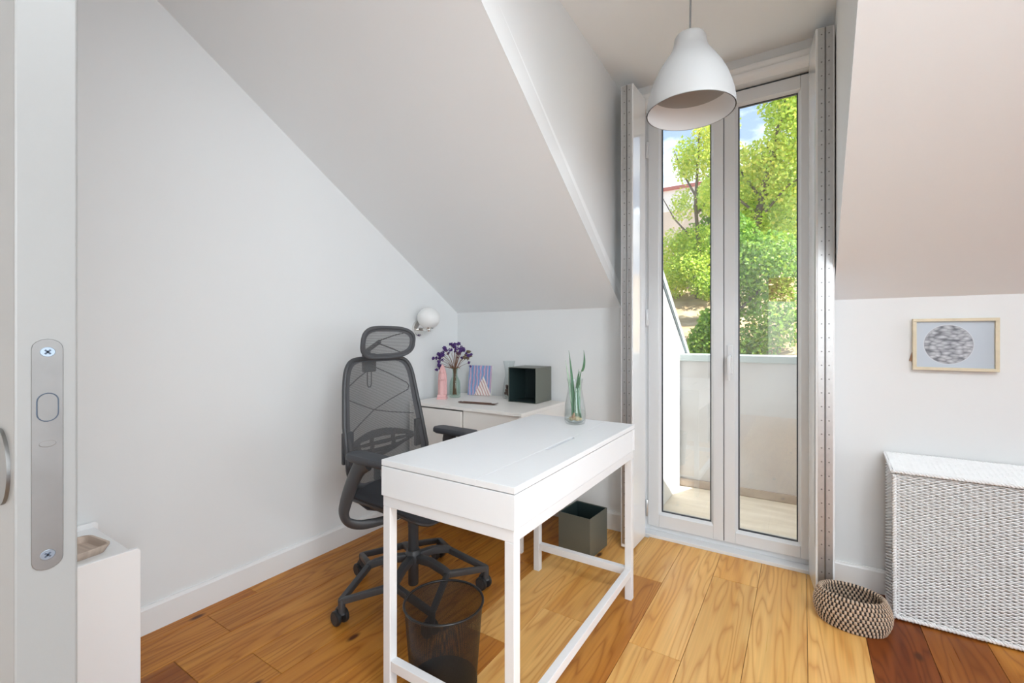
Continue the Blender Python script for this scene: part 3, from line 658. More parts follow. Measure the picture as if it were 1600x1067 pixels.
# ------------------------------------------------------------------ sideboard and what stands on it
cb = thing('sideboard', 'white two door sideboard in the corner under the wall lamp', 'cabinet', (-1.655, 2.303, 0))
hx, hy, zt = .408, .262, .738
MB().box(-hx, hx, -hy, hy, zt-.018, zt).build('top_panel', 'cabinet_white', cb, bevel=.0015)
MB().box(-hx, -hx+.018, -hy+.002, hy, .20, zt-.0185).build('side_panel', 'cabinet_white', cb, bevel=.001)
MB().box(hx-.018, hx, -hy+.002, hy, .20, zt-.0185).build('side_panel', 'cabinet_white', cb, bevel=.001)
MB().box(-hx+.018, hx-.018, -hy+.03, hy, .20, .218).build('bottom_panel', 'cabinet_white', cb)
MB().box(-hx+.018, hx-.018, hy-.008, hy, .218, zt-.0185).build('back_panel', 'cabinet_white', cb)
MB().box(-hx+.022, .000, -hy+.001, -hy+.018, .222, zt-.0265).build('door', 'cabinet_white', cb, bevel=.0015)
MB().box(.004, hx-.0185, -hy+.016, -hy+.033, .222, zt-.020).build('door', 'cabinet_white', cb, bevel=.0015)
for sx in (-1, 1):
    for sy in (-1, 1):
        MB().box(sx*(hx-.014)-.012, sx*(hx-.014)+.012, sy*(hy-.016)-.012, sy*(hy-.016)+.012, 0, .1998).build('leg', 'cabinet_white', cb, bevel=.0015)
ZT = zt + .0004
# pink statuette: arched niche with a robed figure
st = thing('statuette', 'pink statuette of a robed figure in a pointed niche', 'statuette', (-1.965, 2.235, ZT), R(28))
MB().box(-.031, .031, -.024, .024, 0, .012).box(-.028, .028, -.021, .021, .012, .030).build('plinth', 'pink', st, bevel=.002)
arch = [(-.029, .030), (.029, .030), (.0285, .12), (.026, .155), (.020, .185), (.011, .208), (0, .226), (-.011, .208), (-.020, .185), (-.026, .155), (-.0285, .12)]
MB().prism(arch, .002, .020, 'y').build('niche', 'pink', st, bevel=.003)
rb = MB(); n = 20; vs = []; fs = []
prof = [(.021, .030), (.022, .045), (.019, .08), (.0175, .11), (.019, .135), (.0185, .150), (.012, .163), (.009, .168)]
for r, z in prof:
    for i in range(n):
        a = 2*math.pi*i/n; q = r*(1+.10*math.cos(7*a)*(1 if z < .13 else .3)); vs.append((q*math.cos(a), -.006+q*.8*math.sin(a), z))
for k in range(len(prof)-1):
    for i in range(n): j = (i+1) % n; fs.append((k*n+i, k*n+j, (k+1)*n+j, (k+1)*n+i))
fs.append(tuple((len(prof)-1)*n+i for i in range(n))); rb.add(vs, fs)
rb.build('robed_figure', 'pink', st, smooth=60)
hdm = MB().sphere((0, -.008, .176), .0098, 16, 10, 1.25); hdm.build('head', 'pink', st, smooth=60)
MB().tube([(-.013, -.010, .148), (-.017, -.018, .128), (-.006, -.026, .126), (0, -.027, .136), (.006, -.026, .126), (.017, -.018, .128), (.013, -.010, .148)], .0048, 8).build('folded_arms', 'pink', st, smooth=60)
# bottle vase with dried flowers
bv = vase('bottle_vase', 'green tinted glass bottle vase on the sideboard', (-1.950, 2.345, ZT),
          [(.030, 0), (.036, .003), (.0365, .02), (.0365, .088), (.034, .105), (.024, .128), (.0185, .142), (.0175, .178), (.022, .188), (.0225, .194)], 'green_glass', th=.0032, base=.012)
df = thing('dried_flowers', 'bunch of dried violet flowers standing in the green bottle vase', 'flowers', (-1.950, 2.345, ZT+.014))
heads = []
for k in range(34):
    u = random.uniform(-1, 1); v = random.uniform(-1, 1)
    ex = u*.125 + .0; ey = v*.05; ez = .345 - .10*abs(u)**1.6 + random.uniform(-.03, .015) - (.05 if random.random() < .25 else 0)
    b = (random.uniform(-.012, .012), random.uniform(-.012, .012), .004); nk = (u*.011, v*.010, .175)
    # spread in the picture runs along the camera's right: rotate local x by that direction
    rx, ry = .842, .539
    e = (ex*rx - ey*ry, ex*ry + ey*rx, ez); nk = (nk[0]*rx-nk[1]*ry, nk[0]*ry+nk[1]*rx, nk[2])
    mid = ((nk[0]*.55+e[0]*.45)*.9, (nk[1]*.55+e[1]*.45)*.9, (nk[2]+e[2])/2)
    MB().tube([b, nk, mid, e], [.0014, .0014, .0012, .0009], 5).build('stem', 'stem_brown', df)
    heads.append((e, u))
def blossom(c, r, m):
    b = MB()
    for j in range(11):
        d = Vector((random.gauss(0, 1), random.gauss(0, 1), random.gauss(.1, .8))).normalized()
        p = Vector(c) + d*r*.55; s_ = d.orthogonal().normalized()*r*.55; q = d.cross(s_).normalized()*r*.5
        tip = p + d*r*.55
        b.add([p-s_, p+q, p+s_, p-q, tip+s_*.3, tip-q*.4], [(0,1,2,3),(0,1,4),(1,2,4),(2,3,5),(3,0,5),(0,4,5),(2,4,5)])
    return b.build('blossom', m, df, fix=False)
for e, u in heads:
    dull = (u > .45 and random.random() < .5)
    blossom(e, random.uniform(.010, .016), 'petal_dull' if dull else 'petal_violet')
    if random.random() < .7: blossom((e[0]+random.uniform(-.02, .02), e[1]+random.uniform(-.02, .02), e[2]-random.uniform(.0, .03)), random.uniform(.008, .013), 'petal_dull' if dull else 'petal_violet')
lf_ = MB()
for k in range(9):
    a = k*.7; lf_.tube([(.014*math.cos(a), .014*math.sin(a), .182), (.03*math.cos(a), .03*math.sin(a), .186), (.045*math.cos(a), .045*math.sin(a), .176+.02*(k % 3))], [.0022, .003, .0006], 5, flat=.4)
lf_.build('dry_leaves', 'stem_brown', df)['kind'] = 'stuff'
# painting leaning against the wall
pt = thing('painting', 'small striped pink and blue painting with a white mountain', 'painting', (-1.872, 2.513, ZT), R(14))
cv = MB().box(-.084, .084, -.009, .009, 0, .205).build('canvas', 'cabinet_white', pt, bevel=.0015)
cv.rotation_euler = (R(-9), 0, 0)
pp = MB().box(-.0835, .0835, -.0125, -.0095, .0005, .2045).build('painted_face', 'painting', cv); planar_uv(pp, 0, 2)
# waisted glass vase behind the box
gv = vase('glass_vase', 'clear tall waisted glass vase half behind the dark green cube', (-1.625, 2.505, ZT),
          [(.036, 0), (.041, .004), (.043, .03), (.041, .07), (.032, .115), (.026, .15), (.027, .18), (.034, .215), (.040, .243)], 'vase_glass')
sd = MB()
for k in range(26): sd.sphere((random.uniform(-.025, .025), random.uniform(-.025, .025), .016+random.uniform(0, .075)), random.uniform(.007, .011), 8, 6)
sd.build('filling', 'brown', gv, smooth=60)['kind'] = 'stuff'
def cube_box(name, label, loc, rz, w, d, h, open_face):
    t_ = thing(name, label, 'box', loc, rz); q = .0035
    P = {'x-': (-w/2, -w/2+q, -d/2, d/2, 0, h), 'x+': (w/2-q, w/2, -d/2, d/2, 0, h), 'y+': (-w/2+q, w/2-q, d/2-q, d/2, 0, h),
         'y-': (-w/2+q, w/2-q, -d/2, -d/2+q, 0, h), 'z-': (-w/2+q, w/2-q, -d/2+q, d/2-q, 0, q), 'z+': (-w/2, w/2, -d/2, d/2, h-q, h)}
    if open_face == 'y-':
        P['z-'] = (-w/2+q, w/2-q, -d/2, d/2-q, 0, q); P['x-'] = (-w/2, -w/2+q, -d/2, d/2, 0, h-q); P['x+'] = (w/2-q, w/2, -d/2, d/2, 0, h-q); P['y+'] = (-w/2+q, w/2-q, d/2-q, d/2, 0, h-q)
    for kf, b in P.items():
        if kf == open_face: continue
        MB().box(*b).build('side_panel', 'green_box', t_, bevel=.0006, seg=1)
    e = q+.0004
    L_ = {'x-': (-w/2+e, -w/2+e+.001, -d/2+q, d/2-e, e, h-e), 'x+': (w/2-e-.001, w/2-e, -d/2+q, d/2-e, e, h-e), 'y+': (-w/2+e+.001, w/2-e-.001, d/2-e-.001, d/2-e, e, h-e),
          'y-': (-w/2+e+.001, w/2-e-.001, -d/2+e, -d/2+e+.001, e, h-e), 'z-': (-w/2+e+.001, w/2-e-.001, -d/2+e, d/2-e-.001, e, e+.001), 'z+': (-w/2+e+.001, w/2-e-.001, -d/2+e, d/2-e-.001, h-e-.001, h-e)}
    for kf, b in L_.items():
        if kf == open_face: continue
        MB().box(*b).build('lining', 'green_box_in', t_)
    return t_
cube_box('storage_box', 'dark green metal cube lying open on the sideboard', (-1.447, 2.474, ZT), R(1), .195, .205, .215, 'y-')
cube_box('storage_box', 'dark green metal cube standing open on the floor behind the desk', (-1.004, 2.285, .0005), R(-4), .186, .205, .207, 'z+')
pn = thing('incense_holder', 'thin dark brown wooden stick holder lying on the sideboard', 'holder', (-1.648, 2.196, ZT+.001), R(9))
MB().prism([(-.13, .004), (-.11, .0), (.11, 0), (.13, .008), (.128, .011), (.108, .005), (-.108, .005), (-.128, .008)], -.016, .016, 'y').build('holder_body', 'brown', pn, bevel=.0012)
MB().tube([(-.10, 0, .0075), (.09, .002, .0075)], .0022, 8).build('stick', 'stem_brown', pn)

# ------------------------------------------------------------------ wall lamp
wl = thing('wall_lamp', 'opal globe wall lamp with chrome bracket above the statuette', 'lamp', (XL, 2.19, 1.195))
def disc_x(m, x0, x1, r, cy, cz, n=32): return m.prism([(cy+r*math.cos(2*math.pi*k/n), cz+r*math.sin(2*math.pi*k/n)) for k in range(n)], x0, x1, 'x')
disc_x(MB(), 0.0005, .020, .052, 0, 0).build('wall_plate', 'chrome', wl, bevel=.003, smooth=40)
MB().tube([(.018, 0, -.004), (.05, 0, -.006), (.09, 0, -.008), (.1, 0, -.008)], [.010, .009, .009, .009], 14).build('arm', 'chrome', wl, smooth=50)
MB().lathe([(.010, -.020), (.012, -.018), (.012, -.004), (.030, -.002), (.034, .003), (.034, .008)], 24, (.105, -.005, 0)).build('holder', 'chrome', wl, smooth=45)
MB().sphere((.105, -.005, .0670), .0735, 40, 24, .93).build('globe', 'opal', wl, smooth=60)

# ------------------------------------------------------------------ pendant lamp
pd = thing('pendant_lamp', 'white bell shaped pendant lamp hanging before the french door', 'lamp', (-.318, 1.60, 1.895))
out_p = [(.140, 0), (.1395, .02), (.135, .05), (.128, .075), (.118, .105), (.102, .138), (.083, .168), (.066, .192), (.0565, .21), (.0515, .228), (.0495, .245)]
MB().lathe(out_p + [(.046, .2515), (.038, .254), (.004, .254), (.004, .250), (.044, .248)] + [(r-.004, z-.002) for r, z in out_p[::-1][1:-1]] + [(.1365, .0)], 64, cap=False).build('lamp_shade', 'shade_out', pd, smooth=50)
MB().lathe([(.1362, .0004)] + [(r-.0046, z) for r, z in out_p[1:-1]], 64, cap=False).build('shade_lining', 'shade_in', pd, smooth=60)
MB().lathe([(.018, .20), (.019, .205), (.019, .235), (.014, .247)], 20).build('lamp_socket', 'shade_in', pd, smooth=40)
MB().sphere((0, 0, .175), .028, 20, 14, 1.1).build('light_bulb', 'opal', pd, smooth=60)
MB().tube([(0, 0, .250), (.002, .001, .40), (.003, .001, .52), (.002, 0, 2.58-1.895-.021)], .0032, 8).build('cord', 'cord', pd, smooth=60)
MB().lathe([(.045, -.0), (.043, -.016), (.02, -.022)], 28, (.002, 0, ZC-1.895-.0005)).build('ceiling_rose', 'shade_out', pd, smooth=40)

# ------------------------------------------------------------------ office chair (faces +x)
ch = thing('office_chair', 'dark grey mesh office chair with headrest behind the desk', 'chair', (-1.465, 1.505, 0), R(-2))
OX, OY = .005, -.035        # base sits slightly off the seat centre
SM = 'plastic'
CA = [R(-103 + 72*k) for k in range(5)]
JA = [a + R(36) for a in CA]
def pol(r, a, z): return (OX + r*math.cos(a), OY + r*math.sin(a), z)
hb = MB().lathe([(.020, .135), (.034, .140), (.037, .165), (.033, .19), (.027, .20)], 24, (OX, OY, 0)); hub = hb.build('base_hub', SM, ch, smooth=40)
for k in range(5):
    spk = MB().tube([pol(.02, JA[k], .165), pol(.10, JA[k], .165), pol(.165, JA[k], .148), pol(.198, JA[k], .135)], [.0235, .0215, .0205, .020], 4, flat=1.05, up=(0,0,1)).build('base_arm', SM, ch, bevel=.005, seg=2, smooth=40)
    for a in (CA[k], CA[(k+1) % 5]):
        MB().tube([pol(.190, JA[k], .137), pol(.326, a, .095)], [.0165, .0150], 4, flat=1.15, up=(0,0,1)).build('fork', SM, spk, bevel=.004, seg=2, smooth=40)
for a in CA:
    yaw = R(-6 + 5*math.sin(a*3)); c = Vector(pol(.322, a, 0)); ax = Vector((-math.sin(yaw), math.cos(yaw), 0)); fw = Vector((math.cos(yaw), math.sin(yaw), 0))
    cs = thing('caster', None, None); cs.parent = ch
    cs.location = c; 
    q = Matrix((fw, ax, (0,0,1))).transposed().to_euler(); cs.rotation_euler = q
    stemm = MB().lathe([(.013, .050), (.014, .055), (.0145, .098), (.013, .104)], 16)
    def wheel(y0, y1, r):
        nn = 28; m = MB()
        pf = [(r*.86, y0), (r*.97, y0+.002), (r, y0+.006), (r, y1-.006), (r*.97, y1-.002), (r*.86, y1)]
        vs = []; fs = []
        for rr, y in pf:
            for i in range(nn): an = 2*math.pi*i/nn; vs.append((rr*math.cos(an)-.012, y, .0295+rr*math.sin(an)))
        for kk in range(len(pf)-1):
            for i in range(nn): j = (i+1) % nn; fs.append((kk*nn+i, kk*nn+j, (kk+1)*nn+j, (kk+1)*nn+i))
        fs.append(tuple(range(nn))); fs.append(tuple((len(pf)-1)*nn+i for i in range(nn))); return m.add(vs, fs)
    stemm.build('caster_stem', SM, cs, smooth=40)
    MB().tube([(.022*math.cos(t_)-.012, 0, .0295+.034*math.sin(t_)) for t_ in [R(v) for v in (20, 50, 80, 110, 140, 165)]], .009, 8).build('hood', SM, cs, smooth=40)
    for s in (-1, 1):
        w = wheel(.008 if s > 0 else -.026, .026 if s > 0 else -.008, .029); wo = w.build('wheel', 'wheel', cs, smooth=40)
        yy = .026*s
        MB().prism([(-.012+.0215*math.cos(2*math.pi*i/24), .0295+.0215*math.sin(2*math.pi*i/24)) for i in range(24)], min(yy, yy+.0012*s), max(yy, yy+.0012*s), 'y').build('hub_cap', 'wheel_cap', wo)
MB().lathe([(.021, .045), (.0225, .048), (.0225, .30), (.024, .302), (.024, .335), (.020, .337), (.015, .338), (.015, .375)], 24, (OX, OY, 0)).build('gas_column', SM, ch, smooth=40)
MB().box(-.10, .10, -.07+OY/2, .07+OY/2, .358, .412).build('tilt_mechanism', SM, ch, bevel=.012, seg=3, smooth=40)
# seat shell and cushion
def seat_rings(z, grow, front_drop=0):
    p = rrect(.245+grow, .240+grow, .075, 6); return p
def seat_mesh(levels, m):
    n = len(rrect(.2, .2, .05, 6)); vs = []; fs = []
    for g, z in levels:
        for x, y in rrect(.245+g, .240+g, .085+g*.5, 6):
            dz = -.030*max(0, (x-.10)/.14)**2 + .010*max(0, -(x+.14)/.1)**2 + .018*(abs(y)/.24)**3
            vs.append((x, y, z+dz))
    for k in range(len(levels)-1):
        for i in range(n): j = (i+1) % n; fs.append((k*n+i, k*n+j, (k+1)*n+j, (k+1)*n+i))
    fs.append(tuple(range(n))[::-1]); fs.append(tuple((len(levels)-1)*n+i for i in range(n))); return m.add(vs, fs)
seat_mesh([(-.05, .410), (-.012, .418), (-.004, .428), (-.004, .434)], MB()).build('seat_shell', SM, ch, smooth=45)
seat_mesh([(-.006, .4345), (.001, .438), (.002, .446), (-.006, .452), (-.03, .455), (-.10, .452), (-.18, .446)], MB()).build('seat', 'seat_fabric', ch, smooth=60)
for s in (-1, 1):   # curved under-seat springs
    MB().tube([(-.20, s*.19, .425), (-.15, s*.16, .385), (-.09, s*.10, .372), (-.02, s*.06, .372)], [.008, .010, .012, .012], 8, flat=.6, up=(0,0,1)).build('spring_strut', SM, ch, smooth=50)
    MB().tube([(-.06, s*.215, .428), (-.03, s*.16, .392), (0, s*.08, .380)], [.008, .010, .012], 8, flat=.6, up=(0,0,1)).build('spring_strut', SM, ch, smooth=50)
# armrests
for s, bx in ((-1, -.085), (1, -.175)):
    dx = bx + .085
    pts = [(-.02, s*.10, .366), (-.045, s*.18, .360), (-.085, s*.245, .358), (-.118, s*.282, .374), (-.128, s*.296, .410), (-.115, s*.298, .455), (-.088, s*.298, .515), (-.055+dx*.4, s*.298, .575), (-.020+dx*.8, s*.298, .622), (.03+dx, s*.298, .646)]
    P_, Rr = spline(pts, [.017, .018, .021, .024, .028, .031, .033, .034, .035, .030], 5)
    ar = MB().tube(P_, Rr, 14, flat=.55, up=(0, 1, 0))
    ao = ar.build('armrest', SM, ch, smooth=50)
    rr = rrect(.135, .042, .036, 6)
    rings(MB(), [([(x*.90, y*.85) for x, y in rr], .646), ([(x, y) for x, y in rr], .653), ([(x, y) for x, y in rr], .668), ([(x*.97, y*.93) for x, y in rr], .675), ([(x*.80, y*.6) for x, y in rr], .677)]).build('arm_pad', 'plastic_pad', ao, smooth=50, loc=(bx+.135, s*.293, 0))
# back: curved trapezoid frame with stretched mesh
def back_pt(u, v):     # u -1..1 across (negative is the near side), v 0..1 up
    z = .455 + v*.585
    hwid = .188 + .048*min(1, (1-v)*1.6)**.8
    if v < .22: hwid -= .055*((.22-v)/.22)**2
    if v > .93: pass
    x = -.226 + .026*math.sin(min(1, v/.55)*math.pi) - .062*v - .010*(1-v)**3
    x += .038*abs(u)**2.2*(.6+.4*(1-v))
    return Vector((x, u*hwid, z))
def outline(k, n=16, ru=.28, rv=.12):
    pass
edge_uv = []
def sup(t_, pw=6.5):
    c, s_ = math.cos(t_), math.sin(t_)
    return (math.copysign(abs(c)**(2/pw), c), .5+.5*math.copysign(abs(s_)**(2/(pw+2)), s_))
NE = 96
edge = [back_pt(*sup(2*math.pi*k/NE)) for k in range(NE)]
bf = MB().tube(edge, .0105, 10, closed=True).build('back_frame', SM, ch, smooth=60)
def inside_grid(scale, nx=24, nz=40):
    vs = []; fs = []
    # polar-ish fill: shrink outline toward the centre line
    m = MB(); N_ = 14
    for r in range(N_+1):
        q = r/N_*scale
        for k in range(NE):
            u, v = sup(2*math.pi*k/NE); vs.append(back_pt(u*q, .5+(v-.5)*q))
    for r in range(N_):
        for k in range(NE):
            l = (k+1) % NE; fs.append((r*NE+k, r*NE+l, (r+1)*NE+l, (r+1)*NE+k))
    return m.add(vs, fs)
inside_grid(1.0).build('back_mesh', 'chair_mesh', ch, smooth=80)
inner = [back_pt(u*.86, .5+(v-.5)*.945) + Vector((.003, 0, 0)) for u, v in [sup(2*math.pi*k/NE) for k in range(NE)]]
vs = [p+Vector((.0015, 0, 0)) for p in edge] + inner
MB().add(vs, [(k, (k+1) % NE, NE+(k+1) % NE, NE+k) for k in range(NE)]).build('mesh_border', 'chair_edge', ch, smooth=80)
def behind(u, v, d=.022): p = back_pt(u, v); return (p.x-d-.01*(1-abs(u)), p.y, p.z)
def wire(name, pts, r=.0028): return MB().tube([behind(*p) for p in pts], r, 6).build(name, SM, ch, smooth=60)
wire('support_wire', [(0, .93), (.45, .86), (.88, .77), (.92, .74), (.88, .71), (.4, .64), (-.05, .57), (-.5, .64), (-.9, .70)])
wire('support_wire', [(-.05, .57), (.35, .535), (.9, .50)])
wire('support_wire', [(-.05, .57), (-.45, .49), (-.9, .40)])
wire('support_wire', [(-.16, .90), (-.5, .84), (-.9, .76)])
# head rest bracket with its sliding loop
p = back_pt(-.12, .96)
MB().box(p.x-.042, p.x-.016, p.y-.036, p.y+.034, p.z-.045, p.z+.045).build('headrest_bracket', SM, ch, bevel=.006, seg=2, smooth=40)
lp_ = [(0, -.012, -.03), (0, -.012, -.105), (0, -.006, -.117), (0, .006, -.117), (0, .012, -.105), (0, .012, -.03)]
MB().tube([(p.x-.028+a, p.y+b, p.z+c) for a, b, c in lp_], .0032, 6).build('adjuster_loop', SM, ch, smooth=60)
# lumbar support: ribbed spindle behind the mesh
lm = MB(); n = 18; vs = []; fs = []
for k in range(n+1):
    u = -.80 + 1.6*k/n; h = .105*max(.12, (1-(u/.86)**2))
    for j in range(7):
        w = (j/6-.5)*h/.585*1.0; q = behind(u, .325+w, .026 if j % 2 else .020); vs.append(q)
for k in range(n):
    for j in range(6):
        if j in (1, 3) and k % 6 not in (0,) and 2 < k < n-2: continue
        fs.append((k*7+j, (k+1)*7+j, (k+1)*7+j+1, k*7+j+1))
lo = lm.add(vs, fs).build('lumbar_support', SM, ch, smooth=40, fix=False)
so = lo.modifiers.new('thick', 'SOLIDIFY'); so.thickness = .006
for s in (-1, 1):
    a = back_pt(s*.90, .33)
    MB().box(a.x-.03, a.x-.012, a.y-.028, a.y+.028, a.z-.065, a.z+.075).build('lumbar_bracket', SM, ch, bevel=.006, smooth=40)
MB().tube([(-.05, 0, .385), (-.16, 0, .385), (-.235, 0, .40), (-.285, 0, .46), (-.288, 0, .56)], [.030, .030, .028, .024, .016], 10, flat=.5, up=(0,1,0)).build('back_stem', SM, ch, smooth=50)
MB().tube([(-.270, -.19, .62), (-.283, -.10, .585), (-.288, 0, .565), (-.283, .10, .585), (-.270, .19, .62)], [.010, .014, .018, .014, .010], 8, flat=.7, up=(0,0,1)).build('back_yoke', SM, ch, smooth=50)
# headrest
def hp(u, v):
    hw_ = .154; z = 1.116 + v*.072 - .010*u*0
    x = -.232 + .034*abs(u)**2 + .012*v
    return Vector((x+.004, u*hw_ + .0, z))
def supe(t_, pw): c, s_ = math.cos(t_), math.sin(t_); return (math.copysign(abs(c)**(2/pw), c), math.copysign(abs(s_)**(2/pw), s_))
NH = 64
he = [hp(*supe(2*math.pi*k/NH, 3.0)) for k in range(NH)]
hr = MB().tube(he, .0085, 10, closed=True).build('headrest', 'chair_edge', ch, smooth=60)
vs = []; fs = []; m = MB()
for r in range(9):
    for k in range(NH): u, v = supe(2*math.pi*k/NH, 3.0); vs.append(hp(u*r/8, v*r/8))
for r in range(8):
    for k in range(NH): l = (k+1) % NH; fs.append((r*NH+k, r*NH+l, (r+1)*NH+l, (r+1)*NH+k))
m.add(vs, fs).build('headrest_mesh', 'chair_mesh', hr, smooth=80)
vs = [q+Vector((.002, 0, 0)) for q in he] + [hp(u*.86, v*.74)+Vector((.003, 0, 0)) for u, v in [supe(2*math.pi*k/NH, 3.0) for k in range(NH)]]
MB().add(vs, [(k, (k+1) % NH, NH+(k+1) % NH, NH+k) for k in range(NH)]).build('headrest_border', 'chair_edge', hr, smooth=80)
MB().tube([(p.x-.03, p.y, p.z), (p.x-.036, p.y, 1.08), (-.25, p.y+.01, 1.12)], [.012, .012, .010], 8).build('headrest_post', SM, hr, smooth=50)
MB().tube([(-.252, -.03, 1.12), (-.245, .07, 1.15), (-.222, .13, 1.165)], .003, 6).build('headrest_wire', SM, hr)
MB().tube([(-.252, -.03, 1.115), (-.245, .06, 1.085), (-.225, .12, 1.058)], .003, 6).build('headrest_wire', SM, hr)

# ------------------------------------------------------------------ wire waste bin
wbn = thing('waste_bin', 'black wire mesh waste bin between the near desk legs', 'bin', (-1.000, 1.146, .0))
def cone_uv(r0, r1, z0, z1, n=72):
    m = MB(); vs = []; fs = []
    for r, z in ((r0, z0), (r1, z1)):
        for i in range(n): a = 2*math.pi*i/n; vs.append((r*math.cos(a), r*math.sin(a), z))
    for i in range(n): j = (i+1) % n; fs.append((i, j, n+j, n+i))
    return m.add(vs, fs), n
m, n = cone_uv(.108, .128, .014, .272)
o = m.build('mesh_wall', 'bin_mesh', wbn, smooth=80)
uv = o.data.uv_layers.new(name='UVMap')
for po in o.data.polygons:
    idx = [o.data.loops[l].vertex_index % n for l in po.loop_indices]; wrap = max(idx) - min(idx) > 2
    for l in po.loop_indices:
        vi = o.data.loops[l].vertex_index; i = vi % n
        uv.data[l].uv = ((n if (wrap and i == 0) else i)/n*.78, .0 if vi < n else .258)
MB().lathe([(.109, .0005), (.110, .004), (.110, .016), (.106, .017), (.002, .012)], 64).build('base_tray', 'bin_black', wbn, smooth=40)
MB().tube([(.129*math.cos(2*math.pi*k/64), .129*math.sin(2*math.pi*k/64), .272) for k in range(64)], .0042, 10, closed=True).build('rim', 'black_metal', wbn, smooth=60)

# ------------------------------------------------------------------ picture
pc = thing('picture_frame', 'pale wooden picture frame with a grey photograph of a filled bowl', 'picture', (.530, YB-.0005, 1.112))
bw, bh, fw_ = .132, .109, .0125
MB().box(-bw, bw, -.022, -.002, bh-fw_, bh).build('frame_rail', 'frame_wood', pc, bevel=.001)
MB().box(-bw, bw, -.022, -.002, -bh, -bh+fw_).build('frame_rail', 'frame_wood', pc, bevel=.001)
MB().box(-bw, -bw+fw_, -.022, -.002, -bh+fw_+.0003, bh-fw_-.0003).build('frame_rail', 'frame_wood', pc, bevel=.001)
MB().box(bw-fw_, bw, -.022, -.002, -bh+fw_+.0003, bh-fw_-.0003).build('frame_rail', 'frame_wood', pc, bevel=.001)
ph = MB().box(-bw+fw_, bw-fw_, -.010, -.006, -bh+fw_, bh-fw_).build('photograph', 'bowl_photo', pc); planar_uv(ph, 0, 2)
MB().prism([(-bw-.010, -.072), (-bw+.004, -.076), (-bw+.004, -.03), (-bw-.001, -.036)], -.008, -.002, 'y').build('stand_flap', 'frame_dark', pc)
pc.rotation_euler = (0, R(.0), 0)

# ------------------------------------------------------------------ wicker hamper
hmw, hmd = .58, .195
hm = thing('laundry_hamper', 'white woven wicker laundry hamper under the framed picture', 'hamper', (.308, 2.388, 0))
MB().prism([(.012, .008), (hmd-.006, .008), (hmd-.006, .618), (.012, .592)], .012, hmw-.012, 'x').build('gap_backing', 'wicker_gap_shade', hm)  # inset box added behind the weave to make its gaps dark
def weave(org, du, dv, dn, wu, hv, stake, row, r, amp):
    """rows of strands running along du, stacked along dv, bulging along dn over every other stake"""
    org, du, dv, dn = map(Vector, (org, du, dv, dn)); ns = max(2, int(wu/stake)*2); nr = int(hv/row); V = []; Fc = []
    offs = [(0, r), (r*1.25, 0), (0, -r), (-r*.6, 0)]
    for j in range(nr):
        base_ = len(V); v = (j+.5)*row
        for i in range(ns+1):
            u = wu*i/ns; ph_ = (i/2 + j) * math.pi
            n_ = amp*math.cos(ph_) + random.uniform(-.0004, .0004); dvj = random.uniform(-.0005, .0005)
            for (on, ov) in offs: q = org + du*u + dv*(v+ov+dvj) + dn*(n_+on); V.append(q[:])
        for i in range(ns):
            a = base_+i*4
            for k in range(4): l = (k+1) % 4; Fc.append((a+k, a+l, a+4+l, a+4+k))
    m = MB(); m.v = V; m.f = Fc; return m
kw = dict(stake=.017, row=.0064, r=.0031, amp=.0046)
for (nm, a) in (('woven_front', ((0.010, .004, .020), (1,0,0), (0,0,1), (0,-1,0), hmw-.02, .572)), ('woven_side', ((.004, .01, .020), (0,1,0), (0,0,1), (-1,0,0), hmd-.02, .575))):
    o = weave(*a, **kw).build(nm, 'wicker', hm, smooth=70, fix=False); o['kind'] = 'stuff'
lz = lambda y: .604 + (y)*(.033/hmd)
ld_ = hm
ldm = MB().prism([(-.004, lz(0)-.010), (hmd, lz(hmd)-.010), (hmd, lz(hmd)-.003), (-.004, lz(0)-.003)], -.006, hmw+.006, 'x').build('lid', 'wicker', hm, bevel=.002)
o = weave((0, 0, lz(0)-.002), (1,0,0), (0,math.cos(.168),math.sin(.168)), (0,-.16,.98), hmw, hmd, .0175, .0062, .0030, .0022).build('woven_lid', 'wicker', ldm, smooth=70, fix=False); o['kind'] = 'stuff'
def braid(pts, r, name):
    P = []; 
    m = MB()
    for ph0 in (0, math.pi):
        path = []
        for a, b in zip(pts[:-1], pts[1:]):
            a, b = Vector(a), Vector(b); n_ = max(2, int((b-a).length/.004)); t_ = (b-a).normalized(); o1 = t_.orthogonal().normalized(); o2 = t_.cross(o1)
            for k in range(n_):
                q = a + (b-a)*k/n_; an = ph0 + (a-q).length/.022*2*math.pi; path.append(q + (o1*math.cos(an)+o2*math.sin(an))*r*.55)
        m.tube(path, r*.62, 5)
    return m.build(name, 'wicker', hm, smooth=70)
braid([(-.004, -.004, lz(0)-.004), (hmw, -.004, lz(0)-.004)], .0065, 'lid_braid')
braid([(-.004, hmd, lz(hmd)-.004), (hmw, hmd, lz(hmd)-.004)], .006, 'lid_braid')
braid([(-.004, -.002, lz(0)-.004), (-.004, hmd, lz(hmd)-.004)], .006, 'lid_braid')
braid([(.004, .002, .013), (hmw, .002, .013)], .0085, 'foot_braid')
braid([(.003, .002, .013), (.003, hmd, .013)], .0085, 'foot_braid')
braid([(.005, .003, .014), (.004, .003, .590)], .0075, 'corner_braid')

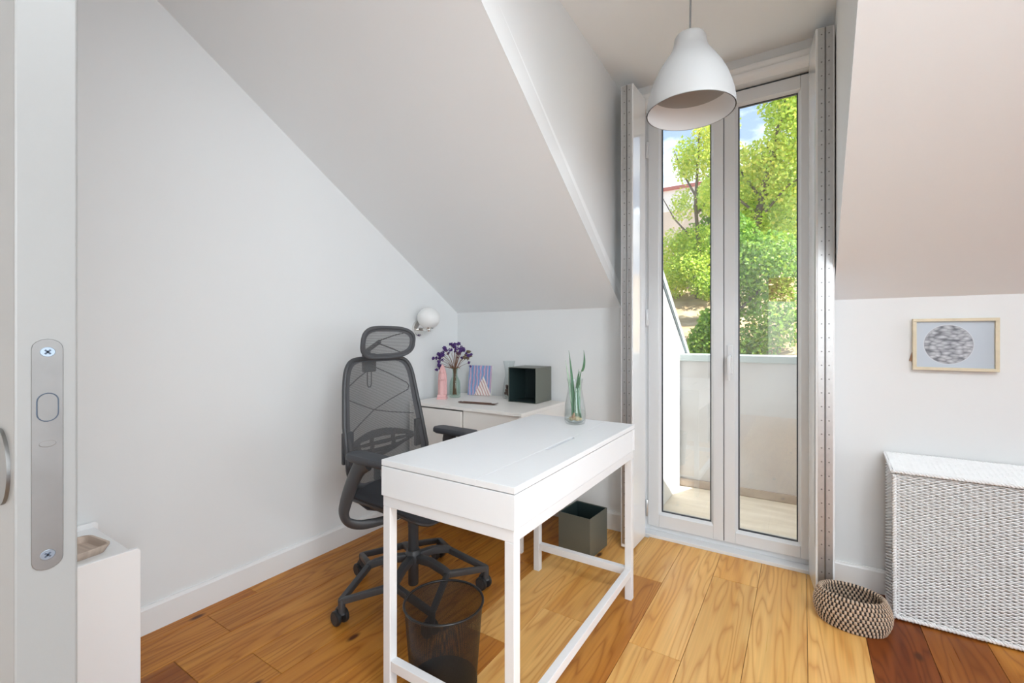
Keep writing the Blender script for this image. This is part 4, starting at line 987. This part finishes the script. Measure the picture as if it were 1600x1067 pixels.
# ------------------------------------------------------------------ seagrass basket
bk = thing('seagrass_basket', 'oval seagrass basket with dark stitching on the floor by the hamper', 'basket', (.163, 2.262, 0), R(-6))
rows = 9; ns = 50
prof = lambda t_: .80 + .22*math.sin(math.pi*(.12+.75*t_)) - .03*t_
A, B_ = .122, .088
HB = .125
def coil_pt(row, a, push=0):
    t_ = row/(rows-1); k = prof(t_); z = .008 + t_*(HB-.014)
    return Vector(((A*k+push)*math.cos(a), (B_*k+push)*math.sin(a), z))
core = MB()
for r in range(rows): core.tube([coil_pt(r, 2*math.pi*k/48) for k in range(48)], .0074, 8, closed=True)
core.build('coil', 'seagrass_dark', bk, smooth=70)
st_ = MB()
for r in range(rows):
    for k in range(ns):
        a = 2*math.pi*(k + (.5 if r % 2 else 0))/ns; da = 2*math.pi/ns*random.uniform(.30, .36)
        st_.tube([coil_pt(r, a-da), coil_pt(r, a-da*.6), coil_pt(r, a+da*.6), coil_pt(r, a+da)], [.0068, .0086, .0086, .0068], 7)
o = st_.build('stitches', 'seagrass', bk, smooth=60, fix=False); o['kind'] = 'stuff'
MB().lathe([(1, 0.002), (1, .010), (.3, .011)], 48, sx=A*.84, sy=B_*.84).build('base', 'seagrass', bk, smooth=40)

# ------------------------------------------------------------------ outside: hillside, trees, far building
def ground_z(x, y):
    prof_ = [(4.3, -3.0), (5.6, -1.2), (6.6, .35), (8, .90), (10, 1.55), (12, 2.2), (14, 2.9), (20, 3.8), (60, 5.0)]
    for (a, za), (b, zb) in zip(prof_[:-1], prof_[1:]):
        if a <= y <= b: z = za + (zb-za)*(y-a)/(b-a); break
    else: z = 5
    return z + .12*math.sin(x*1.3+y*.7) + .08*math.sin(y*2.1-x*.6)
gx = np.linspace(-18, 12, 61); gy = np.concatenate([np.linspace(4.3, 16, 60), np.linspace(17, 60, 16)])
hl = MB(); hl.v = [(float(x), float(y), ground_z(x, y)+random.uniform(-.03, .03)) for y in gy for x in gx]
nx = len(gx); hl.f = [(j*nx+i, j*nx+i+1, (j+1)*nx+i+1, (j+1)*nx+i) for j in range(len(gy)-1) for i in range(nx-1)]
struct('terrain', hl, 'dry_ground', 'dry straw coloured hillside beyond the balcony', smooth=60)
# low stone terrace walls on the slope
tw = thing('terrace_wall', 'low grey stone terrace wall on the dry hillside', 'wall')
tw['kind'] = 'structure'
for row_, (yy, zz, hh) in enumerate(((12.6, 2.25, .28), (13.6, 2.72, .30))):
    x = -6.0
    while x < 1.0:
        w = random.uniform(.5, 1.1); MB().box(x+.01, x+w-.01, yy+random.uniform(0, .06), yy+.35, zz-.1, zz+hh+random.uniform(-.04, .03)).build('stone', 'stone_grey', tw, bevel=.03); x += w
def leaves(blobs, size, seed):
    g = np.random.default_rng(seed); Cs = []; T = []
    blobs = [(*b[:6], int(b[6]*1.9), b[7]) for b in blobs]
    for (cx, cy, cz, rx, ry, rz, n, tone) in blobs:
        d = g.normal(size=(n, 3)); d /= np.linalg.norm(d, axis=1)[:, None]; rad = g.uniform(0, 1, n)**(1/2.2)
        c = np.array([cx, cy, cz]) + d*rad[:, None]*np.array([rx, ry, rz]); Cs.append(c); T.append(np.clip(tone + g.normal(0, .2, n), 0, 1))
    C = np.concatenate(Cs); T = np.concatenate(T); n = len(C)
    a = g.normal(size=(n, 3)); a /= np.linalg.norm(a, axis=1)[:, None]; b = g.normal(size=(n, 3)); b -= (b*a).sum(1)[:, None]*a; b /= np.linalg.norm(b, axis=1)[:, None]
    nn = np.cross(a, b); s = size*g.uniform(.65, 1.25, n)[:, None]
    V = np.stack([C-a*s, C-b*s*.72+nn*s*.18, C+a*s, C+b*s*.72+nn*s*.18], 1).reshape(-1, 3)
    F = np.arange(n*4).reshape(-1, 4)
    F3 = np.stack([F[:, [0, 1, 2]], F[:, [0, 2, 3]]], 1).reshape(-1, 3)
    return V, F3, np.repeat(T, 2)
def leaf_obj(name, blobs, size, seed, m, parent):
    V, F3, T = leaves(blobs, size, seed)
    me = bpy.data.meshes.new(name); me.from_pydata(V.tolist(), [], F3.tolist()); me.materials.append(MATS[m])
    at = me.attributes.new('tone', 'FLOAT', 'FACE'); at.data.foreach_set('value', T.astype(np.float32))
    o = bpy.data.objects.new(name, me); COL.objects.link(o); o.parent = parent; o['kind'] = 'stuff'; return o
def tree(name, label, base_, trunk, branches, blobs, size, seed, m):
    t_ = thing(name, label, 'tree' if 'tree' in name else 'bush', base_, group='trees on the hillside')
    MB().tube([p[:3] for p in trunk], [p[3] for p in trunk], 10).build('trunk', 'bark', t_, smooth=60)
    for b in branches: MB().tube(b, [.03 - .022*i/(len(b)-1) for i in range(len(b))], 7).build('branch', 'bark', t_, smooth=60)
    leaf_obj('crown', blobs, size, seed, m, t_); return t_
D = 10.0
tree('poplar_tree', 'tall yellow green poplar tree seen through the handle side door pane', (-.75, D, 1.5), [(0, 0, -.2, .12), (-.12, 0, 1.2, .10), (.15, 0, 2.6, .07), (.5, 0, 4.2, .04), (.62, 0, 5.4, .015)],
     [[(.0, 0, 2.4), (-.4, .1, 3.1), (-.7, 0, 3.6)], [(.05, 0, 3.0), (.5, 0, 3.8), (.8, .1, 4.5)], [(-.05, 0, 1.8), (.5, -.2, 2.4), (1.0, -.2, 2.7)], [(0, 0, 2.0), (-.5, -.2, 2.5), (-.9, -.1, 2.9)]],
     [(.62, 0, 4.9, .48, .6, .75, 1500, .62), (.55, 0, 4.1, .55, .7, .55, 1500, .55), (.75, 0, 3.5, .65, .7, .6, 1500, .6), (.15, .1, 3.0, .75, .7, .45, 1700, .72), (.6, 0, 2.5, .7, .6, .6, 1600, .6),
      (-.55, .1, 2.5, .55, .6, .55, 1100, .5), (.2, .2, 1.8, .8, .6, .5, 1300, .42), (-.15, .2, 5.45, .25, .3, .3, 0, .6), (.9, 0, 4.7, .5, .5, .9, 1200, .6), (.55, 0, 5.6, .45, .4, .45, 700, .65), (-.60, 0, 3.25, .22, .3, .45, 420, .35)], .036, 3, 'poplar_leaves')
tree('poplar_tree', 'yellow green poplar tree seen through the hinge side door pane', (-2.2, D+1.7, 1.75), [(0, 0, -.2, .055), (.1, 0, 1.2, .05), (.0, 0, 2.6, .04), (.1, 0, 4.4, .02)],
     [[(.05, 0, 1.6), (-.5, 0, 2.3), (-.8, 0, 2.9)], [(.0, 0, 2.3), (.5, 0, 2.9), (.8, 0, 3.3)], [(0, 0, 2.8), (-.3, 0, 3.4), (-.5, 0, 4.0)]],
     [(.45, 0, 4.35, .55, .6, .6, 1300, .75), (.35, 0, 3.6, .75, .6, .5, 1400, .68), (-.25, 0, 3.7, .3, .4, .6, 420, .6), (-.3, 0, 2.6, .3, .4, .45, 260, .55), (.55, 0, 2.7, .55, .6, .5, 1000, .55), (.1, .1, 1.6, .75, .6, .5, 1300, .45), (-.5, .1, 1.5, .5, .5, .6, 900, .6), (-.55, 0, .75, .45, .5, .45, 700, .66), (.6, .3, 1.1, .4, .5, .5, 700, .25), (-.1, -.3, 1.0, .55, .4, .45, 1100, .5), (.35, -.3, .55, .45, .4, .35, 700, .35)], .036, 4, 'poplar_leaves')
tree('bushy_tree', 'dark green bushy tree low behind the balcony parapet', (-.95, 8.2, .9), [(0, 0, -.2, .07), (.05, 0, .8, .05), (0, 0, 1.8, .02)], [[(.02, 0, .6), (.4, 0, 1.0), (.7, 0, 1.3)]],
     [(.5, 0, 1.35, .55, .5, .55, 1500, .45), (.0, .1, 1.0, .38, .5, .6, 900, .28), (.65, 0, .55, .5, .5, .5, 1000, .4), (.25, 0, .1, .45, .5, .35, 600, .3), (.0, .1, 1.8, .4, .5, .45, 900, .35)], .034, 5, 'bush_leaves')
tree('leafy_bush', 'small green bush on the dry slope by the capped balcony wall', (-1.42, 8.0, .75), [(0, 0, -.2, .03), (.02, 0, .3, .025), (0, 0, .6, .01)], [],
     [(.03, 0, .25, .25, .3, .38, 900, .4), (.08, 0, .62, .14, .2, .22, 300, .5)], .032, 6, 'bush_leaves')
tree('dense_tree', 'dense green tree standing higher up behind the poplars', (-1.4, 15.0, 3.0), [(0, 0, -.3, .2), (0, 0, 1.2, .14), (.1, 0, 2.2, .05)], [],
     [(-.9, 0, .9, 1.1, .8, .9, 1500, .35), (.9, 0, 1.1, 1.3, .8, 1.0, 1800, .35), (.4, 0, 2.3, 1.1, .8, .8, 1300, .5), (-.8, 0, 2.3, .7, .7, .7, 900, .6), (2.2, 0, 2.2, 1.0, .8, 1.4, 1500, .45)], .062, 8, 'bush_leaves')
fb = thing('far_building', 'far pale building with red edged flat roof behind the trees', 'building', (-5.5, 40, 4.5))
MB().box(-9, 9, 0, 8, -1.5, 7.2).build('wall', 'facade_tan', fb)
MB().box(-9, 9, -.05, 8, 7.2, 9.0).build('upper_wall', 'facade_white', fb)
MB().box(-9.3, 9.3, -.3, 8.3, 9.0, 9.25).build('roof_edge', 'roof_red', fb)

nb = thing('neighbour_house', 'pink and grey house seen mirrored in the door glass', 'building', (-.45, -8.6, 0), R(-40))
MB().box(-4, 4, -3, 0, -6, 2.05).build('lower_wall', 'facade_white', nb)
MB().box(-4, 4, -3, -.02, 2.05, 4.5).build('upper_wall', 'roof_red', nb)
